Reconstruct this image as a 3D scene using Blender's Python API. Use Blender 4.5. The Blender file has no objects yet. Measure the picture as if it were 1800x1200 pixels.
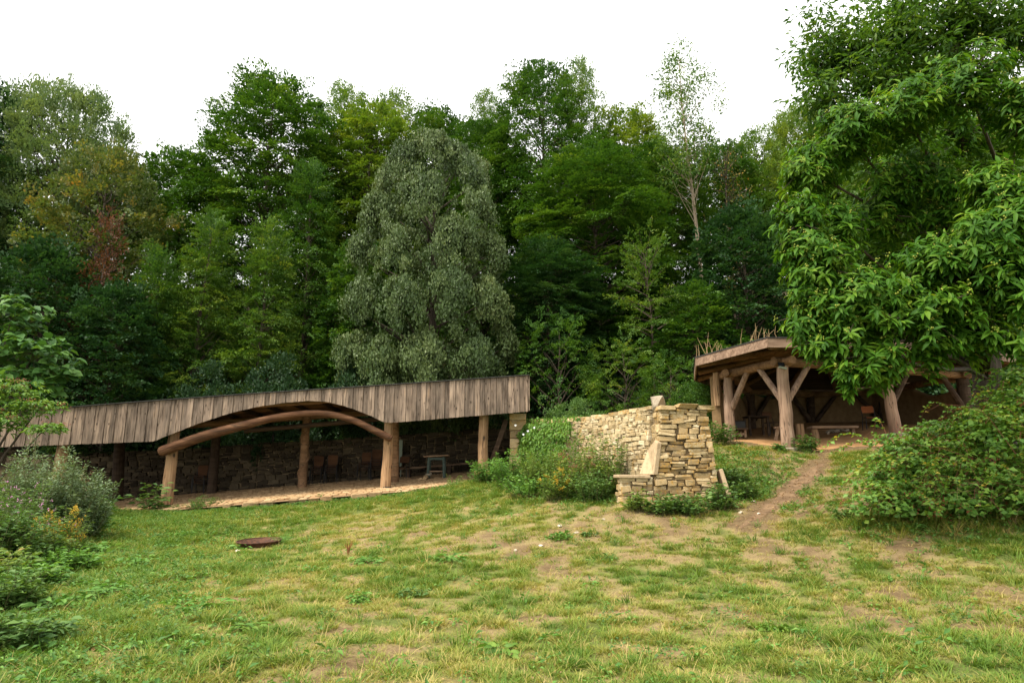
import bpy, bmesh, math, random
import numpy as np
from mathutils import Vector, Matrix

random.seed(7)
RNG = np.random.default_rng(11)
SC = bpy.context.scene
COL = SC.collection
R = math.radians

# ------------------------------------------------------------------ camera
F_PX, PITCH, CAM_Z = 1150.0, R(11.8), 1.6          # focal length in px of the 1800 px wide photograph
cam_d = bpy.data.cameras.new('camera')
cam_d.sensor_width = 36.0
cam_d.lens = 36.0 * F_PX / 1800.0
cam_d.clip_start = 0.1
cam_d.clip_end = 1000.0
cam = bpy.data.objects.new('camera', cam_d)
COL.objects.link(cam)
cam.location = (0, 0, CAM_Z)
cam.rotation_euler = (R(90) + PITCH, 0, 0)
SC.camera = cam

# ------------------------------------------------------------------ sky, sun, exposure
SUN_EL, SUN_AZ = R(58), R(-122)                     # azimuth from +Y towards +X: behind the camera, to its left
world = bpy.data.worlds.new('World')
SC.world = world
world.use_nodes = True
nt = world.node_tree
nt.nodes.clear()
w_out = nt.nodes.new('ShaderNodeOutputWorld')
w_bg = nt.nodes.new('ShaderNodeBackground')
w_sky = nt.nodes.new('ShaderNodeTexSky')
w_sky.sky_type = 'NISHITA'
w_sky.sun_disc = False
w_sky.sun_elevation = SUN_EL
w_sky.sun_rotation = SUN_AZ
w_mix = nt.nodes.new('ShaderNodeMix')
w_mix.data_type = 'RGBA'
w_mix.inputs['Factor'].default_value = 0.93         # an even bright cloud deck over the sky
w_mix.inputs['B'].default_value = (10.3, 10.2, 9.9, 1)
nt.links.new(w_sky.outputs[0], w_mix.inputs['A'])
nt.links.new(w_mix.outputs['Result'], w_bg.inputs['Color'])
w_bg.inputs['Strength'].default_value = 0.05
nt.links.new(w_bg.outputs[0], w_out.inputs['Surface'])

sun_d = bpy.data.lights.new('sun', 'SUN')
sun_d.energy = 1.5
sun_d.angle = R(24)
sun_d.color = (1.0, 0.93, 0.80)
sun = bpy.data.objects.new('sun', sun_d)
COL.objects.link(sun)
sv = Vector((math.sin(SUN_AZ) * math.cos(SUN_EL), math.cos(SUN_AZ) * math.cos(SUN_EL), math.sin(SUN_EL)))
sun.rotation_euler = sv.to_track_quat('Z', 'Y').to_euler()
sun.location = (-20, -20, 40)

vs = SC.view_settings
vs.view_transform = 'Standard'
vs.look = 'None'
vs.exposure = 2.02
vs.gamma = 1.0
vs.use_curve_mapping = False
SC.render.engine = 'CYCLES'
cy = SC.cycles
cy.max_bounces = 5
cy.diffuse_bounces = 1
cy.glossy_bounces = 2
cy.transmission_bounces = 3
cy.transparent_max_bounces = 4
cy.use_denoising = True
cy.denoiser = 'OPENIMAGEDENOISE'
cy.denoising_input_passes = 'RGB_ALBEDO_NORMAL'
cy.denoising_prefilter = 'ACCURATE'
cy.sample_clamp_indirect = 6

# ------------------------------------------------------------------ helpers
_cp, _sp = math.cos(PITCH), math.sin(PITCH)

def at(px, py, Y):
    """World point at distance Y (along the ground axis) seen at photograph pixel px, py: used only to read sizes off the photo."""
    cx, cyy = (px - 900) / F_PX, (600 - py) / F_PX
    d = Vector((cx, _cp - cyy * _sp, _sp + cyy * _cp))
    d *= Y / d.y
    return Vector((d.x, d.y, d.z + CAM_Z))

def tag(o, label=None, cat=None, group=None, kind=None):
    if label: o['label'] = label
    if cat: o['category'] = cat
    if group: o['group'] = group
    if kind: o['kind'] = kind
    return o

def empty(name, loc, label, cat, group=None, rz=0.0):
    o = bpy.data.objects.new(name, None)
    o.empty_display_size = 0.2
    o.location = loc
    o.rotation_euler = (0, 0, rz)
    COL.objects.link(o)
    return tag(o, label, cat, group)

def mesh_of(name, verts, faces, mats=(), smooth=False, attr=None):
    me = bpy.data.meshes.new(name)
    me.from_pydata([tuple(v) for v in verts], [], [tuple(f) for f in faces])
    for m in mats:
        me.materials.append(m)
    if attr is not None:
        a = me.attributes.new('tint', 'FLOAT', 'POINT')
        a.data.foreach_set('value', np.asarray(attr, dtype=np.float32))
    if not smooth:
        me.shade_flat()
    me.update()
    return me

def obj(name, me, parent=None, loc=(0, 0, 0), link=True):
    o = bpy.data.objects.new(name, me)
    o.location = loc
    if parent is not None:
        o.parent = parent
    if link:
        COL.objects.link(o)
    return o

def np_mesh(name, V, quads=None, tris=None, mat=None, tint=None, smooth=True):
    """Fast mesh from numpy arrays."""
    me = bpy.data.meshes.new(name)
    V = np.asarray(V, dtype=np.float32)
    me.vertices.add(len(V))
    me.vertices.foreach_set('co', V.ravel())
    nq = 0 if quads is None else len(quads)
    nt_ = 0 if tris is None else len(tris)
    idx = []
    starts = []
    if nq:
        idx.append(np.asarray(quads, dtype=np.int32).ravel())
        starts.append(np.arange(nq, dtype=np.int32) * 4)
    if nt_:
        idx.append(np.asarray(tris, dtype=np.int32).ravel())
        starts.append(nq * 4 + np.arange(nt_, dtype=np.int32) * 3)
    idx = np.concatenate(idx)
    starts = np.concatenate(starts)
    me.loops.add(len(idx))
    me.loops.foreach_set('vertex_index', idx)
    me.polygons.add(len(starts))
    me.polygons.foreach_set('loop_start', starts)
    if tint is not None:
        a = me.attributes.new('tint', 'FLOAT', 'POINT')
        a.data.foreach_set('value', np.asarray(tint, dtype=np.float32))
    if mat is not None:
        me.materials.append(mat)
    me.update(calc_edges=True)
    if not smooth:
        me.shade_flat()
    return me

def nrm(a):
    return a / np.maximum(np.linalg.norm(a, axis=-1, keepdims=True), 1e-9)

class MB:
    """Collects boxes, tubes and polygons for ONE mesh."""
    def __init__(self):
        self.v, self.f = [], []
    def add(self, vs_, fs_):
        n = len(self.v)
        self.v += [Vector(p) for p in vs_]
        self.f += [tuple(i + n for i in f) for f in fs_]
        return self
    def box(self, c, s, rot=None):
        M = rot if rot is not None else Matrix.Identity(3)
        c = Vector(c)
        vs_ = [c + M @ Vector((sx * s[0] / 2, sy * s[1] / 2, sz * s[2] / 2)) for sz in (-1, 1) for sy in (-1, 1) for sx in (-1, 1)]
        return self.add(vs_, [(0, 2, 3, 1), (4, 5, 7, 6), (0, 1, 5, 4), (2, 6, 7, 3), (0, 4, 6, 2), (1, 3, 7, 5)])
    def beam(self, a, b, w, h, up=(0, 0, 1)):
        """A squared timber from a to b."""
        a, b = Vector(a), Vector(b)
        d = (b - a); L = d.length; d.normalize()
        s = d.cross(Vector(up)).normalized(); u = s.cross(d)
        M = Matrix((d, s, u)).transposed()
        return self.box((a + b) / 2, (L, w, h), M)
    def tube(self, pts, rad, n=10, cap=True, wob=0.0, rng=random):
        pts = [Vector(p) for p in pts]
        if not hasattr(rad, '__len__'): rad = [rad] * len(pts)
        base = len(self.v)
        vs_, fs_ = [], []
        ref = None
        ph = rng.uniform(0, 6)
        for i, p in enumerate(pts):
            d = (pts[min(i + 1, len(pts) - 1)] - pts[max(i - 1, 0)]).normalized()
            if ref is None:
                ref = d.orthogonal().normalized()
            else:
                ref = (ref - d * ref.dot(d)).normalized()
            s = d.cross(ref)
            for k in range(n):
                t = 2 * math.pi * k / n
                r = rad[i] * (1 + wob * (math.sin(3 * t + ph + i * .4) * .5 + rng.uniform(-.5, .5)))
                vs_.append(p + (ref * math.cos(t) + s * math.sin(t)) * r)
        for i in range(len(pts) - 1):
            for k in range(n):
                k2 = (k + 1) % n
                fs_.append((i * n + k, i * n + k2, (i + 1) * n + k2, (i + 1) * n + k))
        if cap:
            fs_.append(tuple(reversed(range(n))))
            fs_.append(tuple((len(pts) - 1) * n + k for k in range(n)))
        return self.add(vs_, fs_)
    def lathe(self, c, prof, n=24):
        c = Vector(c)
        vs_ = [c + Vector((r * math.cos(2 * math.pi * k / n), r * math.sin(2 * math.pi * k / n), z)) for r, z in prof for k in range(n)]
        fs_ = [(i * n + k, i * n + (k + 1) % n, (i + 1) * n + (k + 1) % n, (i + 1) * n + k) for i in range(len(prof) - 1) for k in range(n)]
        return self.add(vs_, fs_)
    def build(self, name, mat, parent=None, smooth=False, bevel=0.0, off=None):
        """Vertices are in world space; they are stored relative to the parent's place (unrotated parents only)."""
        o0 = Vector((0, 0, 0))
        if off is not None:
            o0 = Vector(off)
        elif parent is not None:
            p = parent
            while p is not None:
                o0 += Vector(p.location); p = p.parent
        me = mesh_of(name, [v - o0 for v in self.v], self.f, [mat], smooth)
        if bevel:
            bm = bmesh.new(); bm.from_mesh(me)
            bmesh.ops.bevel(bm, geom=bm.edges[:], offset=bevel, segments=1, affect='EDGES')
            bm.to_mesh(me); bm.free()
            if not smooth: me.shade_flat()
        return obj(name, me, parent)

# ------------------------------------------------------------------ materials
def new_mat(name):
    m = bpy.data.materials.new(name)
    m.use_nodes = True
    t = m.node_tree
    t.nodes.clear()
    out = t.nodes.new('ShaderNodeOutputMaterial')
    return m, t, out

def N(t, kind, **kw):
    n = t.nodes.new(kind)
    for k, v in kw.items():
        if k.startswith('i_'):
            n.inputs[k[2:].replace('_', ' ')].default_value = v
        else:
            setattr(n, k, v)
    return n

def ramp(t, stops, interp='LINEAR'):
    n = t.nodes.new('ShaderNodeValToRGB')
    cr = n.color_ramp
    cr.interpolation = interp
    while len(cr.elements) < len(stops):
        cr.elements.new(0.5)
    for e, (p, c) in zip(cr.elements, stops):
        e.position = p
        e.color = (*c, 1)
    return n

def mixc(t, fac, a, b, blend='MIX'):
    n = t.nodes.new('ShaderNodeMix')
    n.data_type = 'RGBA'
    n.blend_type = blend
    for key, v in (('Factor', fac), ('A', a), ('B', b)):
        if hasattr(v, 'is_output') or hasattr(v, 'links'):
            t.links.new(v, n.inputs[key])
        elif key == 'Factor':
            n.inputs[key].default_value = v
        else:
            n.inputs[key].default_value = (*v, 1)
    return n.outputs['Result']

def leaf_mat(name, stops, trans=0.33, rough=0.55, spec=0.25, inst=False):
    """A leaf: its own colour by leaf, light passing through it."""
    m, t, out = new_mat(name)
    a = N(t, 'ShaderNodeAttribute', attribute_name='tint')
    if inst: a.attribute_type = 'INSTANCER'
    r = ramp(t, stops)
    t.links.new(a.outputs['Fac'], r.inputs[0])
    col = r.outputs[0]
    if inst:
        b = N(t, 'ShaderNodeAttribute', attribute_name='tint')
        r2 = ramp(t, [(0.0, (.75, .8, .7)), (1.0, (1.25, 1.2, 1.2))])
        t.links.new(b.outputs['Fac'], r2.inputs[0])
        col = mixc(t, 1.0, col, r2.outputs[0], 'MULTIPLY')
    p = N(t, 'ShaderNodeBsdfPrincipled', i_Roughness=rough)
    p.inputs['Specular IOR Level'].default_value = spec
    t.links.new(col, p.inputs['Base Color'])
    tr = N(t, 'ShaderNodeBsdfTranslucent')
    yel = mixc(t, 1.0, col, (1.35, 1.25, .55), 'MULTIPLY')
    t.links.new(yel, tr.inputs['Color'])
    mx = N(t, 'ShaderNodeMixShader')
    mx.inputs[0].default_value = trans
    t.links.new(p.outputs[0], mx.inputs[1])
    t.links.new(tr.outputs[0], mx.inputs[2])
    t.links.new(mx.outputs[0], out.inputs['Surface'])
    return m

def wood_mat(name, stops, axis='Z', grain=9.0, knots=0.0, rough=0.8, rand=0.25, bump=0.3, crack=0.0, attr=None):
    """Weathered timber: grain stretched along the axis, each piece of its own tone."""
    m, t, out = new_mat(name)
    tc = N(t, 'ShaderNodeTexCoord')
    oi = N(t, 'ShaderNodeObjectInfo')
    off = N(t, 'ShaderNodeVectorMath', operation='SCALE')
    comb = N(t, 'ShaderNodeCombineXYZ')
    for k in range(3): t.links.new(oi.outputs['Random'], comb.inputs[k])
    t.links.new(comb.outputs[0], off.inputs[0]); off.inputs['Scale'].default_value = 53.0
    add = N(t, 'ShaderNodeVectorMath', operation='ADD')
    t.links.new(tc.outputs['Object'], add.inputs[0]); t.links.new(off.outputs[0], add.inputs[1])
    mp = N(t, 'ShaderNodeMapping')
    s = {'X': (0.12, 1, 1), 'Y': (1, .12, 1), 'Z': (1, 1, .09)}[axis]
    mp.inputs['Scale'].default_value = s
    t.links.new(add.outputs[0], mp.inputs['Vector'])
    n1 = N(t, 'ShaderNodeTexNoise', i_Scale=grain, i_Detail=6.0, i_Roughness=0.65)
    t.links.new(mp.outputs[0], n1.inputs['Vector'])
    r = ramp(t, stops)
    t.links.new(n1.outputs['Fac'], r.inputs[0])
    col = r.outputs[0]
    # large stains
    n2 = N(t, 'ShaderNodeTexNoise', i_Scale=1.3, i_Detail=4.0)
    t.links.new(add.outputs[0], n2.inputs['Vector'])
    r2 = ramp(t, [(0.32, (.62, .6, .58)), (0.62, (1.1, 1.08, 1.05))])
    t.links.new(n2.outputs['Fac'], r2.inputs[0])
    col = mixc(t, 0.8, col, r2.outputs[0], 'MULTIPLY')
    # tone of each piece
    r3 = ramp(t, [(0.0, (1 - rand, 1 - rand, 1 - rand)), (1.0, (1 + rand, 1 + rand * .9, 1 + rand * .8))])
    t.links.new(oi.outputs['Random'], r3.inputs[0])
    col = mixc(t, 1.0, col, r3.outputs[0], 'MULTIPLY')
    if knots:
        mk = N(t, 'ShaderNodeMapping'); mk.inputs['Scale'].default_value = (1, 1, .55)
        t.links.new(add.outputs[0], mk.inputs['Vector'])
        vo = N(t, 'ShaderNodeTexVoronoi', i_Scale=knots)
        t.links.new(mk.outputs[0], vo.inputs['Vector'])
        rk = ramp(t, [(0.07, (1, 1, 1)), (0.16, (0, 0, 0))])
        t.links.new(vo.outputs['Distance'], rk.inputs[0])
        col = mixc(t, rk.outputs[0], col, (.045, .03, .022))
    if crack:
        mc = N(t, 'ShaderNodeMapping')
        mc.inputs['Scale'].default_value = {'X': (.05, 1, 1), 'Y': (1, .05, 1), 'Z': (1, 1, .05)}[axis]
        t.links.new(add.outputs[0], mc.inputs['Vector'])
        vc = N(t, 'ShaderNodeTexNoise', i_Scale=crack, i_Detail=2.0, i_Distortion=.3)
        t.links.new(mc.outputs[0], vc.inputs['Vector'])
        rc = ramp(t, [(0.485, (0, 0, 0)), (0.5, (1, 1, 1)), (0.515, (0, 0, 0))])
        t.links.new(vc.outputs['Fac'], rc.inputs[0])
        col = mixc(t, rc.outputs[0], col, (.05, .032, .02))
    p = N(t, 'ShaderNodeBsdfPrincipled', i_Roughness=rough)
    p.inputs['Specular IOR Level'].default_value = .15
    t.links.new(col, p.inputs['Base Color'])
    bp = N(t, 'ShaderNodeBump', i_Strength=bump, i_Distance=.02)
    t.links.new(n1.outputs['Fac'], bp.inputs['Height'])
    t.links.new(bp.outputs[0], p.inputs['Normal'])
    t.links.new(p.outputs[0], out.inputs['Surface'])
    return m

def stone_mat(name, stops, lichen=0.0, by='object', scale=3.0, rough=.9, bump=.6):
    """Limestone rubble: each stone its own tone, mottled, with patches of orange lichen."""
    m, t, out = new_mat(name)
    oi = N(t, 'ShaderNodeObjectInfo')
    if by == 'object':
        rnd = oi.outputs['Random']
    else:
        a = N(t, 'ShaderNodeAttribute', attribute_name='tint'); rnd = a.outputs['Fac']
    geo = N(t, 'ShaderNodeNewGeometry')
    r = ramp(t, stops)
    t.links.new(rnd, r.inputs[0])
    n1 = N(t, 'ShaderNodeTexNoise', i_Scale=scale * 3, i_Detail=8.0, i_Roughness=.7)
    t.links.new(geo.outputs['Position'], n1.inputs['Vector'])
    r1 = ramp(t, [(.3, (.62, .58, .52)), (.5, (1, 1, 1)), (.72, (1.18, 1.17, 1.15))])
    t.links.new(n1.outputs['Fac'], r1.inputs[0])
    col = mixc(t, .9, r.outputs[0], r1.outputs[0], 'MULTIPLY')
    n3 = N(t, 'ShaderNodeTexNoise', i_Scale=22.0, i_Detail=4.0)
    t.links.new(geo.outputs['Position'], n3.inputs['Vector'])
    rd = ramp(t, [(.58, (0, 0, 0)), (.7, (1, 1, 1))])
    t.links.new(n3.outputs['Fac'], rd.inputs[0])
    dark = N(t, 'ShaderNodeMath', operation='MULTIPLY'); dark.inputs[1].default_value = .35
    t.links.new(rd.outputs[0], dark.inputs[0])
    col = mixc(t, dark.outputs[0], col, (.16, .13, .10))
    if lichen:
        n2 = N(t, 'ShaderNodeTexNoise', i_Scale=2.6, i_Detail=6.0, i_Roughness=.72)
        t.links.new(geo.outputs['Position'], n2.inputs['Vector'])
        rl = ramp(t, [(.60 - .1 * lichen, (0, 0, 0)), (.68 - .1 * lichen, (1, 1, 1))])
        t.links.new(n2.outputs['Fac'], rl.inputs[0])
        n4 = N(t, 'ShaderNodeTexNoise', i_Scale=30.0, i_Detail=3.0)
        t.links.new(geo.outputs['Position'], n4.inputs['Vector'])
        rl2 = ramp(t, [(.42, (0, 0, 0)), (.56, (1, 1, 1))])
        t.links.new(n4.outputs['Fac'], rl2.inputs[0])
        mm = N(t, 'ShaderNodeMath', operation='MULTIPLY')
        t.links.new(rl.outputs[0], mm.inputs[0]); t.links.new(rl2.outputs[0], mm.inputs[1])
        m8 = N(t, 'ShaderNodeMath', operation='MULTIPLY'); m8.inputs[1].default_value = .8
        t.links.new(mm.outputs[0], m8.inputs[0])
        col = mixc(t, m8.outputs[0], col, (.43, .245, .06))
    p = N(t, 'ShaderNodeBsdfPrincipled', i_Roughness=rough)
    p.inputs['Specular IOR Level'].default_value = .12
    t.links.new(col, p.inputs['Base Color'])
    bp = N(t, 'ShaderNodeBump', i_Strength=bump, i_Distance=.03)
    t.links.new(n1.outputs['Fac'], bp.inputs['Height'])
    t.links.new(bp.outputs[0], p.inputs['Normal'])
    t.links.new(p.outputs[0], out.inputs['Surface'])
    return m

def plain_mat(name, c1, c2, scale=6.0, rough=.7, spec=.3, metal=0.0, bump=.2):
    m, t, out = new_mat(name)
    tc = N(t, 'ShaderNodeTexCoord')
    n = N(t, 'ShaderNodeTexNoise', i_Scale=scale, i_Detail=6.0, i_Roughness=.65)
    t.links.new(tc.outputs['Object'], n.inputs['Vector'])
    r = ramp(t, [(.35, c1), (.65, c2)])
    t.links.new(n.outputs['Fac'], r.inputs[0])
    p = N(t, 'ShaderNodeBsdfPrincipled', i_Roughness=rough, i_Metallic=metal)
    p.inputs['Specular IOR Level'].default_value = spec
    t.links.new(r.outputs[0], p.inputs['Base Color'])
    bp = N(t, 'ShaderNodeBump', i_Strength=bump, i_Distance=.01)
    t.links.new(n.outputs['Fac'], bp.inputs['Height'])
    t.links.new(bp.outputs[0], p.inputs['Normal'])
    t.links.new(p.outputs[0], out.inputs['Surface'])
    return m

M = {}
M['board'] = wood_mat('weathered_board', [(.3, (.085, .063, .048)), (.46, (.20, .152, .118)), (.58, (.285, .218, .17)), (.72, (.36, .24, .15))], 'Z', 16, knots=5.0, rand=.34, crack=7)
M['log'] = wood_mat('peeled_log', [(.3, (.20, .115, .06)), (.5, (.36, .22, .12)), (.7, (.46, .31, .18))], 'Z', 10, knots=3.0, rand=.1, crack=9)
M['log_grey'] = wood_mat('greying_log', [(.3, (.20, .13, .09)), (.5, (.34, .225, .155)), (.7, (.45, .32, .235))], 'Z', 10, knots=2.6, rand=.1, crack=9)
M['beam'] = wood_mat('red_brown_beam', [(.3, (.05, .023, .012)), (.5, (.105, .05, .025)), (.7, (.19, .10, .053))], 'X', 9, knots=2.0, rand=.08, crack=6)
M['logx'] = wood_mat('log_lying', [(.3, (.15, .085, .045)), (.5, (.26, .15, .08)), (.7, (.34, .21, .12))], 'X', 9, rand=.15, crack=6)
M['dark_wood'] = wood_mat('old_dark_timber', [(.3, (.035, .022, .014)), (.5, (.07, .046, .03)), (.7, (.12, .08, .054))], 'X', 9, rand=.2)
M['fascia'] = wood_mat('pavilion_fascia', [(.3, (.17, .11, .075)), (.5, (.285, .19, .135)), (.7, (.38, .265, .19))], 'X', 9, rand=.08, crack=6)
M['plank'] = wood_mat('bench_plank', [(.3, (.17, .11, .07)), (.5, (.29, .19, .12)), (.7, (.38, .27, .18))], 'X', 9, rand=.15)
M['felt'] = plain_mat('roofing_felt', (.03, .03, .03), (.075, .07, .065), 12, .9, .1)
M['stone'] = stone_mat('limestone', [(0, (.32, .235, .125)), (.25, (.48, .37, .21)), (.5, (.56, .44, .265)), (.75, (.50, .39, .23)), (1, (.64, .54, .36))], lichen=.8)
M['stone_pier'] = stone_mat('lichened_limestone', [(0, (.20, .145, .08)), (.3, (.37, .265, .135)), (.6, (.45, .33, .175)), (1, (.55, .435, .26))], lichen=1.12)
M['stone_bulk'] = stone_mat('limestone_small', [(0, (.32, .235, .125)), (.25, (.50, .39, .23)), (.5, (.60, .48, .30)), (.75, (.52, .41, .25)), (1, (.68, .58, .40))], lichen=.55, by='attr')
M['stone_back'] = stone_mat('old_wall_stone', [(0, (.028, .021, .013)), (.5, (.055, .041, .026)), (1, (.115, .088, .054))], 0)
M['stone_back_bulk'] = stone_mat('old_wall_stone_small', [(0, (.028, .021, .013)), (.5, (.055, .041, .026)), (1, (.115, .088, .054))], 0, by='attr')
M['slab'] = stone_mat('smooth_sandstone', [(0, (.42, .31, .19)), (1, (.47, .35, .22))], 0, bump=.2)
M['boulder'] = stone_mat('grey_boulder', [(0, (.30, .25, .18)), (1, (.34, .285, .21))], 0, scale=6)
M['core'] = plain_mat('wall_core_earth', (.21, .15, .085), (.31, .225, .13), 14, .95, .05)
M['sett'] = stone_mat('floor_sett', [(0, (.33, .20, .10)), (.5, (.43, .28, .145)), (1, (.52, .36, .20))], 0)
M['sett_bulk'] = stone_mat('floor_sett_small', [(0, (.33, .20, .10)), (.5, (.43, .28, .145)), (1, (.52, .36, .20))], 0, by='attr')
M['kerb'] = stone_mat('floor_edge_stone', [(0, (.40, .17, .085)), (.10, (.33, .22, .115)), (.6, (.40, .28, .155)), (1, (.46, .345, .2))], 0)
M['mortar'] = plain_mat('sandy_bed', (.20, .13, .07), (.30, .2, .11), 20, .95, .05)
M['cob'] = plain_mat('cob_plaster', (.19, .12, .058), (.27, .175, .088), 5, .95, .05)
M['rust'] = plain_mat('rusted_steel', (.045, .025, .018), (.14, .062, .035), 14, .8, .3, .3)
M['black'] = plain_mat('black_paint', (.012, .012, .012), (.02, .02, .02), 8, .5, .4)
M['ply'] = wood_mat('chair_plywood', [(.3, (.075, .034, .016)), (.6, (.12, .057, .027))], 'X', 8, rand=.1)
M['ply_orange'] = wood_mat('orange_plywood', [(.3, (.34, .10, .035)), (.6, (.44, .16, .06))], 'X', 8, rand=.1)
M['green_paint'] = plain_mat('old_green_paint', (.035, .055, .043), (.07, .095, .075), 12, .7, .3)
M['pale_panel'] = plain_mat('pale_panel', (.26, .30, .23), (.33, .36, .28), 3, .8, .2)
M['lamp_glass'] = plain_mat('dark_lens', (.012, .013, .016), (.02, .022, .026), 4, .25, .5)
M['bark'] = wood_mat('bark', [(.3, (.03, .023, .016)), (.5, (.062, .048, .035)), (.7, (.11, .088, .066))], 'Z', 9, rand=.15, bump=.6)
M['bark_pale'] = wood_mat('pale_bark', [(.3, (.16, .125, .085)), (.5, (.28, .225, .16)), (.7, (.38, .315, .235))], 'Z', 7, rand=.1)
M['stalk'] = plain_mat('dry_stalk', (.26, .17, .085), (.42, .30, .16), 5, .9, .1)
M['stem_green'] = plain_mat('green_stem', (.07, .085, .03), (.13, .13, .05), 5, .8, .1)
M['stem_red'] = plain_mat('reddish_cane', (.14, .05, .03), (.2, .09, .045), 5, .7, .2)
M['berry'] = plain_mat('red_berries', (.20, .03, .018), (.36, .07, .035), 30, .5, .4)
M['elder'] = plain_mat('brick_red_berry', (.22, .075, .04), (.30, .12, .06), 30, .6, .3)
M['pink'] = plain_mat('pink_petal', (.55, .22, .42), (.66, .34, .54), 9, .7, .2)
M['yellow'] = plain_mat('yellow_floret', (.42, .25, .02), (.55, .36, .04), 9, .7, .2)
M['burr'] = plain_mat('yellow_green_burr', (.17, .21, .03), (.28, .31, .05), 30, .7, .2)
M['white'] = plain_mat('white_petal', (.75, .75, .72), (.8, .8, .78), 9, .6, .2)
M['white_stone'] = stone_mat('pale_loose_stone', [(0, (.50, .42, .32)), (1, (.62, .55, .45))], 0)

LM = {}
LM['beech'] = leaf_mat('beech_leaf', [(0, (0.018, 0.062, 0.008)), (0.45, (0.042, 0.112, 0.012)), (0.8, (0.095, 0.19, 0.02)), (1, (0.21, 0.285, 0.032))], .28)
LM['horn'] = leaf_mat('hornbeam_leaf', [(0, (0.026, 0.078, 0.01)), (0.45, (0.065, 0.145, 0.018)), (0.8, (0.145, 0.235, 0.03)), (1, (0.29, 0.33, 0.045))])
LM['yellow'] = leaf_mat('yellow_green_leaf', [(0, (0.045, 0.11, 0.01)), (0.5, (0.1, 0.185, 0.017)), (1, (0.25, 0.31, 0.03))], .4)
LM['maple'] = leaf_mat('turning_maple_leaf', [(0, (0.044, 0.091, 0.02)), (0.55, (0.088, 0.126, 0.029)), (0.8, (0.206, 0.189, 0.037)), (0.93, (0.323, 0.21, 0.04)), (1, (0.382, 0.14, 0.033))])
LM['ash'] = leaf_mat('ash_leaf', [(0, (0.06, 0.115, 0.04)), (0.5, (0.11, 0.18, 0.06)), (1, (0.21, 0.27, 0.085))])
LM['oak'] = leaf_mat('holm_oak_leaf', [(0, (0.028, 0.056, 0.014)), (0.4, (0.062, 0.104, 0.028)), (0.8, (0.115, 0.16, 0.048)), (1, (0.2, 0.23, 0.085))], .18, .5, .3)
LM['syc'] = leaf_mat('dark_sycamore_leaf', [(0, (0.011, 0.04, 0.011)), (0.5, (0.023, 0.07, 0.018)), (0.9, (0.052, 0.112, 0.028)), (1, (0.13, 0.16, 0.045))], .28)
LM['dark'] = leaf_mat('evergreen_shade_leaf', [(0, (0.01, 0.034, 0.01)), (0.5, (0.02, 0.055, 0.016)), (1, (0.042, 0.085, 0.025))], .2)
LM['russet'] = leaf_mat('dead_russet_leaf', [(0, (0.05, 0.024, 0.012)), (0.6, (0.12, 0.045, 0.018)), (1, (0.22, 0.085, 0.03))], .2)
LM['chestnut'] = leaf_mat('chestnut_leaf', [(0, (0.024, 0.085, 0.008)), (0.5, (0.062, 0.158, 0.013)), (0.85, (0.14, 0.25, 0.022)), (1, (0.29, 0.33, 0.03))], .38, .5, .13)
LM['chest_far'] = leaf_mat('chestnut_upper_leaf', [(0, (0.03, 0.085, 0.012)), (0.5, (0.065, 0.15, 0.02)), (1, (0.14, 0.23, 0.03))], .38, .5, .3)
LM['bramble'] = leaf_mat('bramble_leaf', [(0, (0.06, 0.145, 0.022)), (0.4, (0.13, 0.28, 0.042)), (0.78, (0.24, 0.39, 0.06)), (0.93, (0.4, 0.45, 0.065)), (1, (0.55, 0.36, 0.05))], .25, .45, .35)
LM['nettle'] = leaf_mat('nettle_leaf', [(0, (0.05, 0.115, 0.028)), (0.6, (0.1, 0.19, 0.042)), (1, (0.17, 0.26, 0.06))], .25)
LM['mugwort'] = leaf_mat('mugwort_leaf', [(0, (0.075, 0.13, 0.055)), (0.5, (0.145, 0.21, 0.1)), (1, (0.25, 0.32, 0.175))], .2)
LM['weed'] = leaf_mat('weed_leaf', [(0, (0.06, 0.15, 0.028)), (0.6, (0.12, 0.26, 0.045)), (1, (0.2, 0.34, 0.075))], .3)
LM['mixed'] = leaf_mat('shrub_leaf', [(0, (0.07, 0.13, 0.026)), (0.5, (0.13, 0.215, 0.042)), (0.85, (0.22, 0.28, 0.06)), (0.96, (0.32, 0.29, 0.08)), (1, (0.36, 0.18, 0.07))], .3)
LM['ivy'] = leaf_mat('bindweed_leaf', [(0, (0.059, 0.135, 0.023)), (0.5, (0.111, 0.223, 0.036)), (1, (0.193, 0.311, 0.051))], .3)
LM['fig'] = leaf_mat('fig_leaf', [(0, (0.03, 0.085, 0.018)), (0.5, (0.06, 0.15, 0.03)), (1, (0.11, 0.22, 0.045))], .28)
LM['elder'] = leaf_mat('elder_leaf', [(0, (0.05, 0.13, 0.02)), (0.5, (0.1, 0.2, 0.028)), (1, (0.18, 0.28, 0.04))], .3)
LM['dry'] = leaf_mat('dry_leaf', [(0, (.22, .12, .05)), (.5, (.34, .2, .09)), (1, (.42, .28, .14))], .15)
LM['grass'] = leaf_mat('grass_blade', [(0, (0.07, 0.155, 0.02)), (0.28, (0.14, 0.22, 0.032)), (0.52, (0.25, 0.27, 0.055)), (0.76, (0.4, 0.335, 0.115)), (1, (0.48, 0.37, 0.17))], .3, .6, .2, inst=True)
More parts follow.
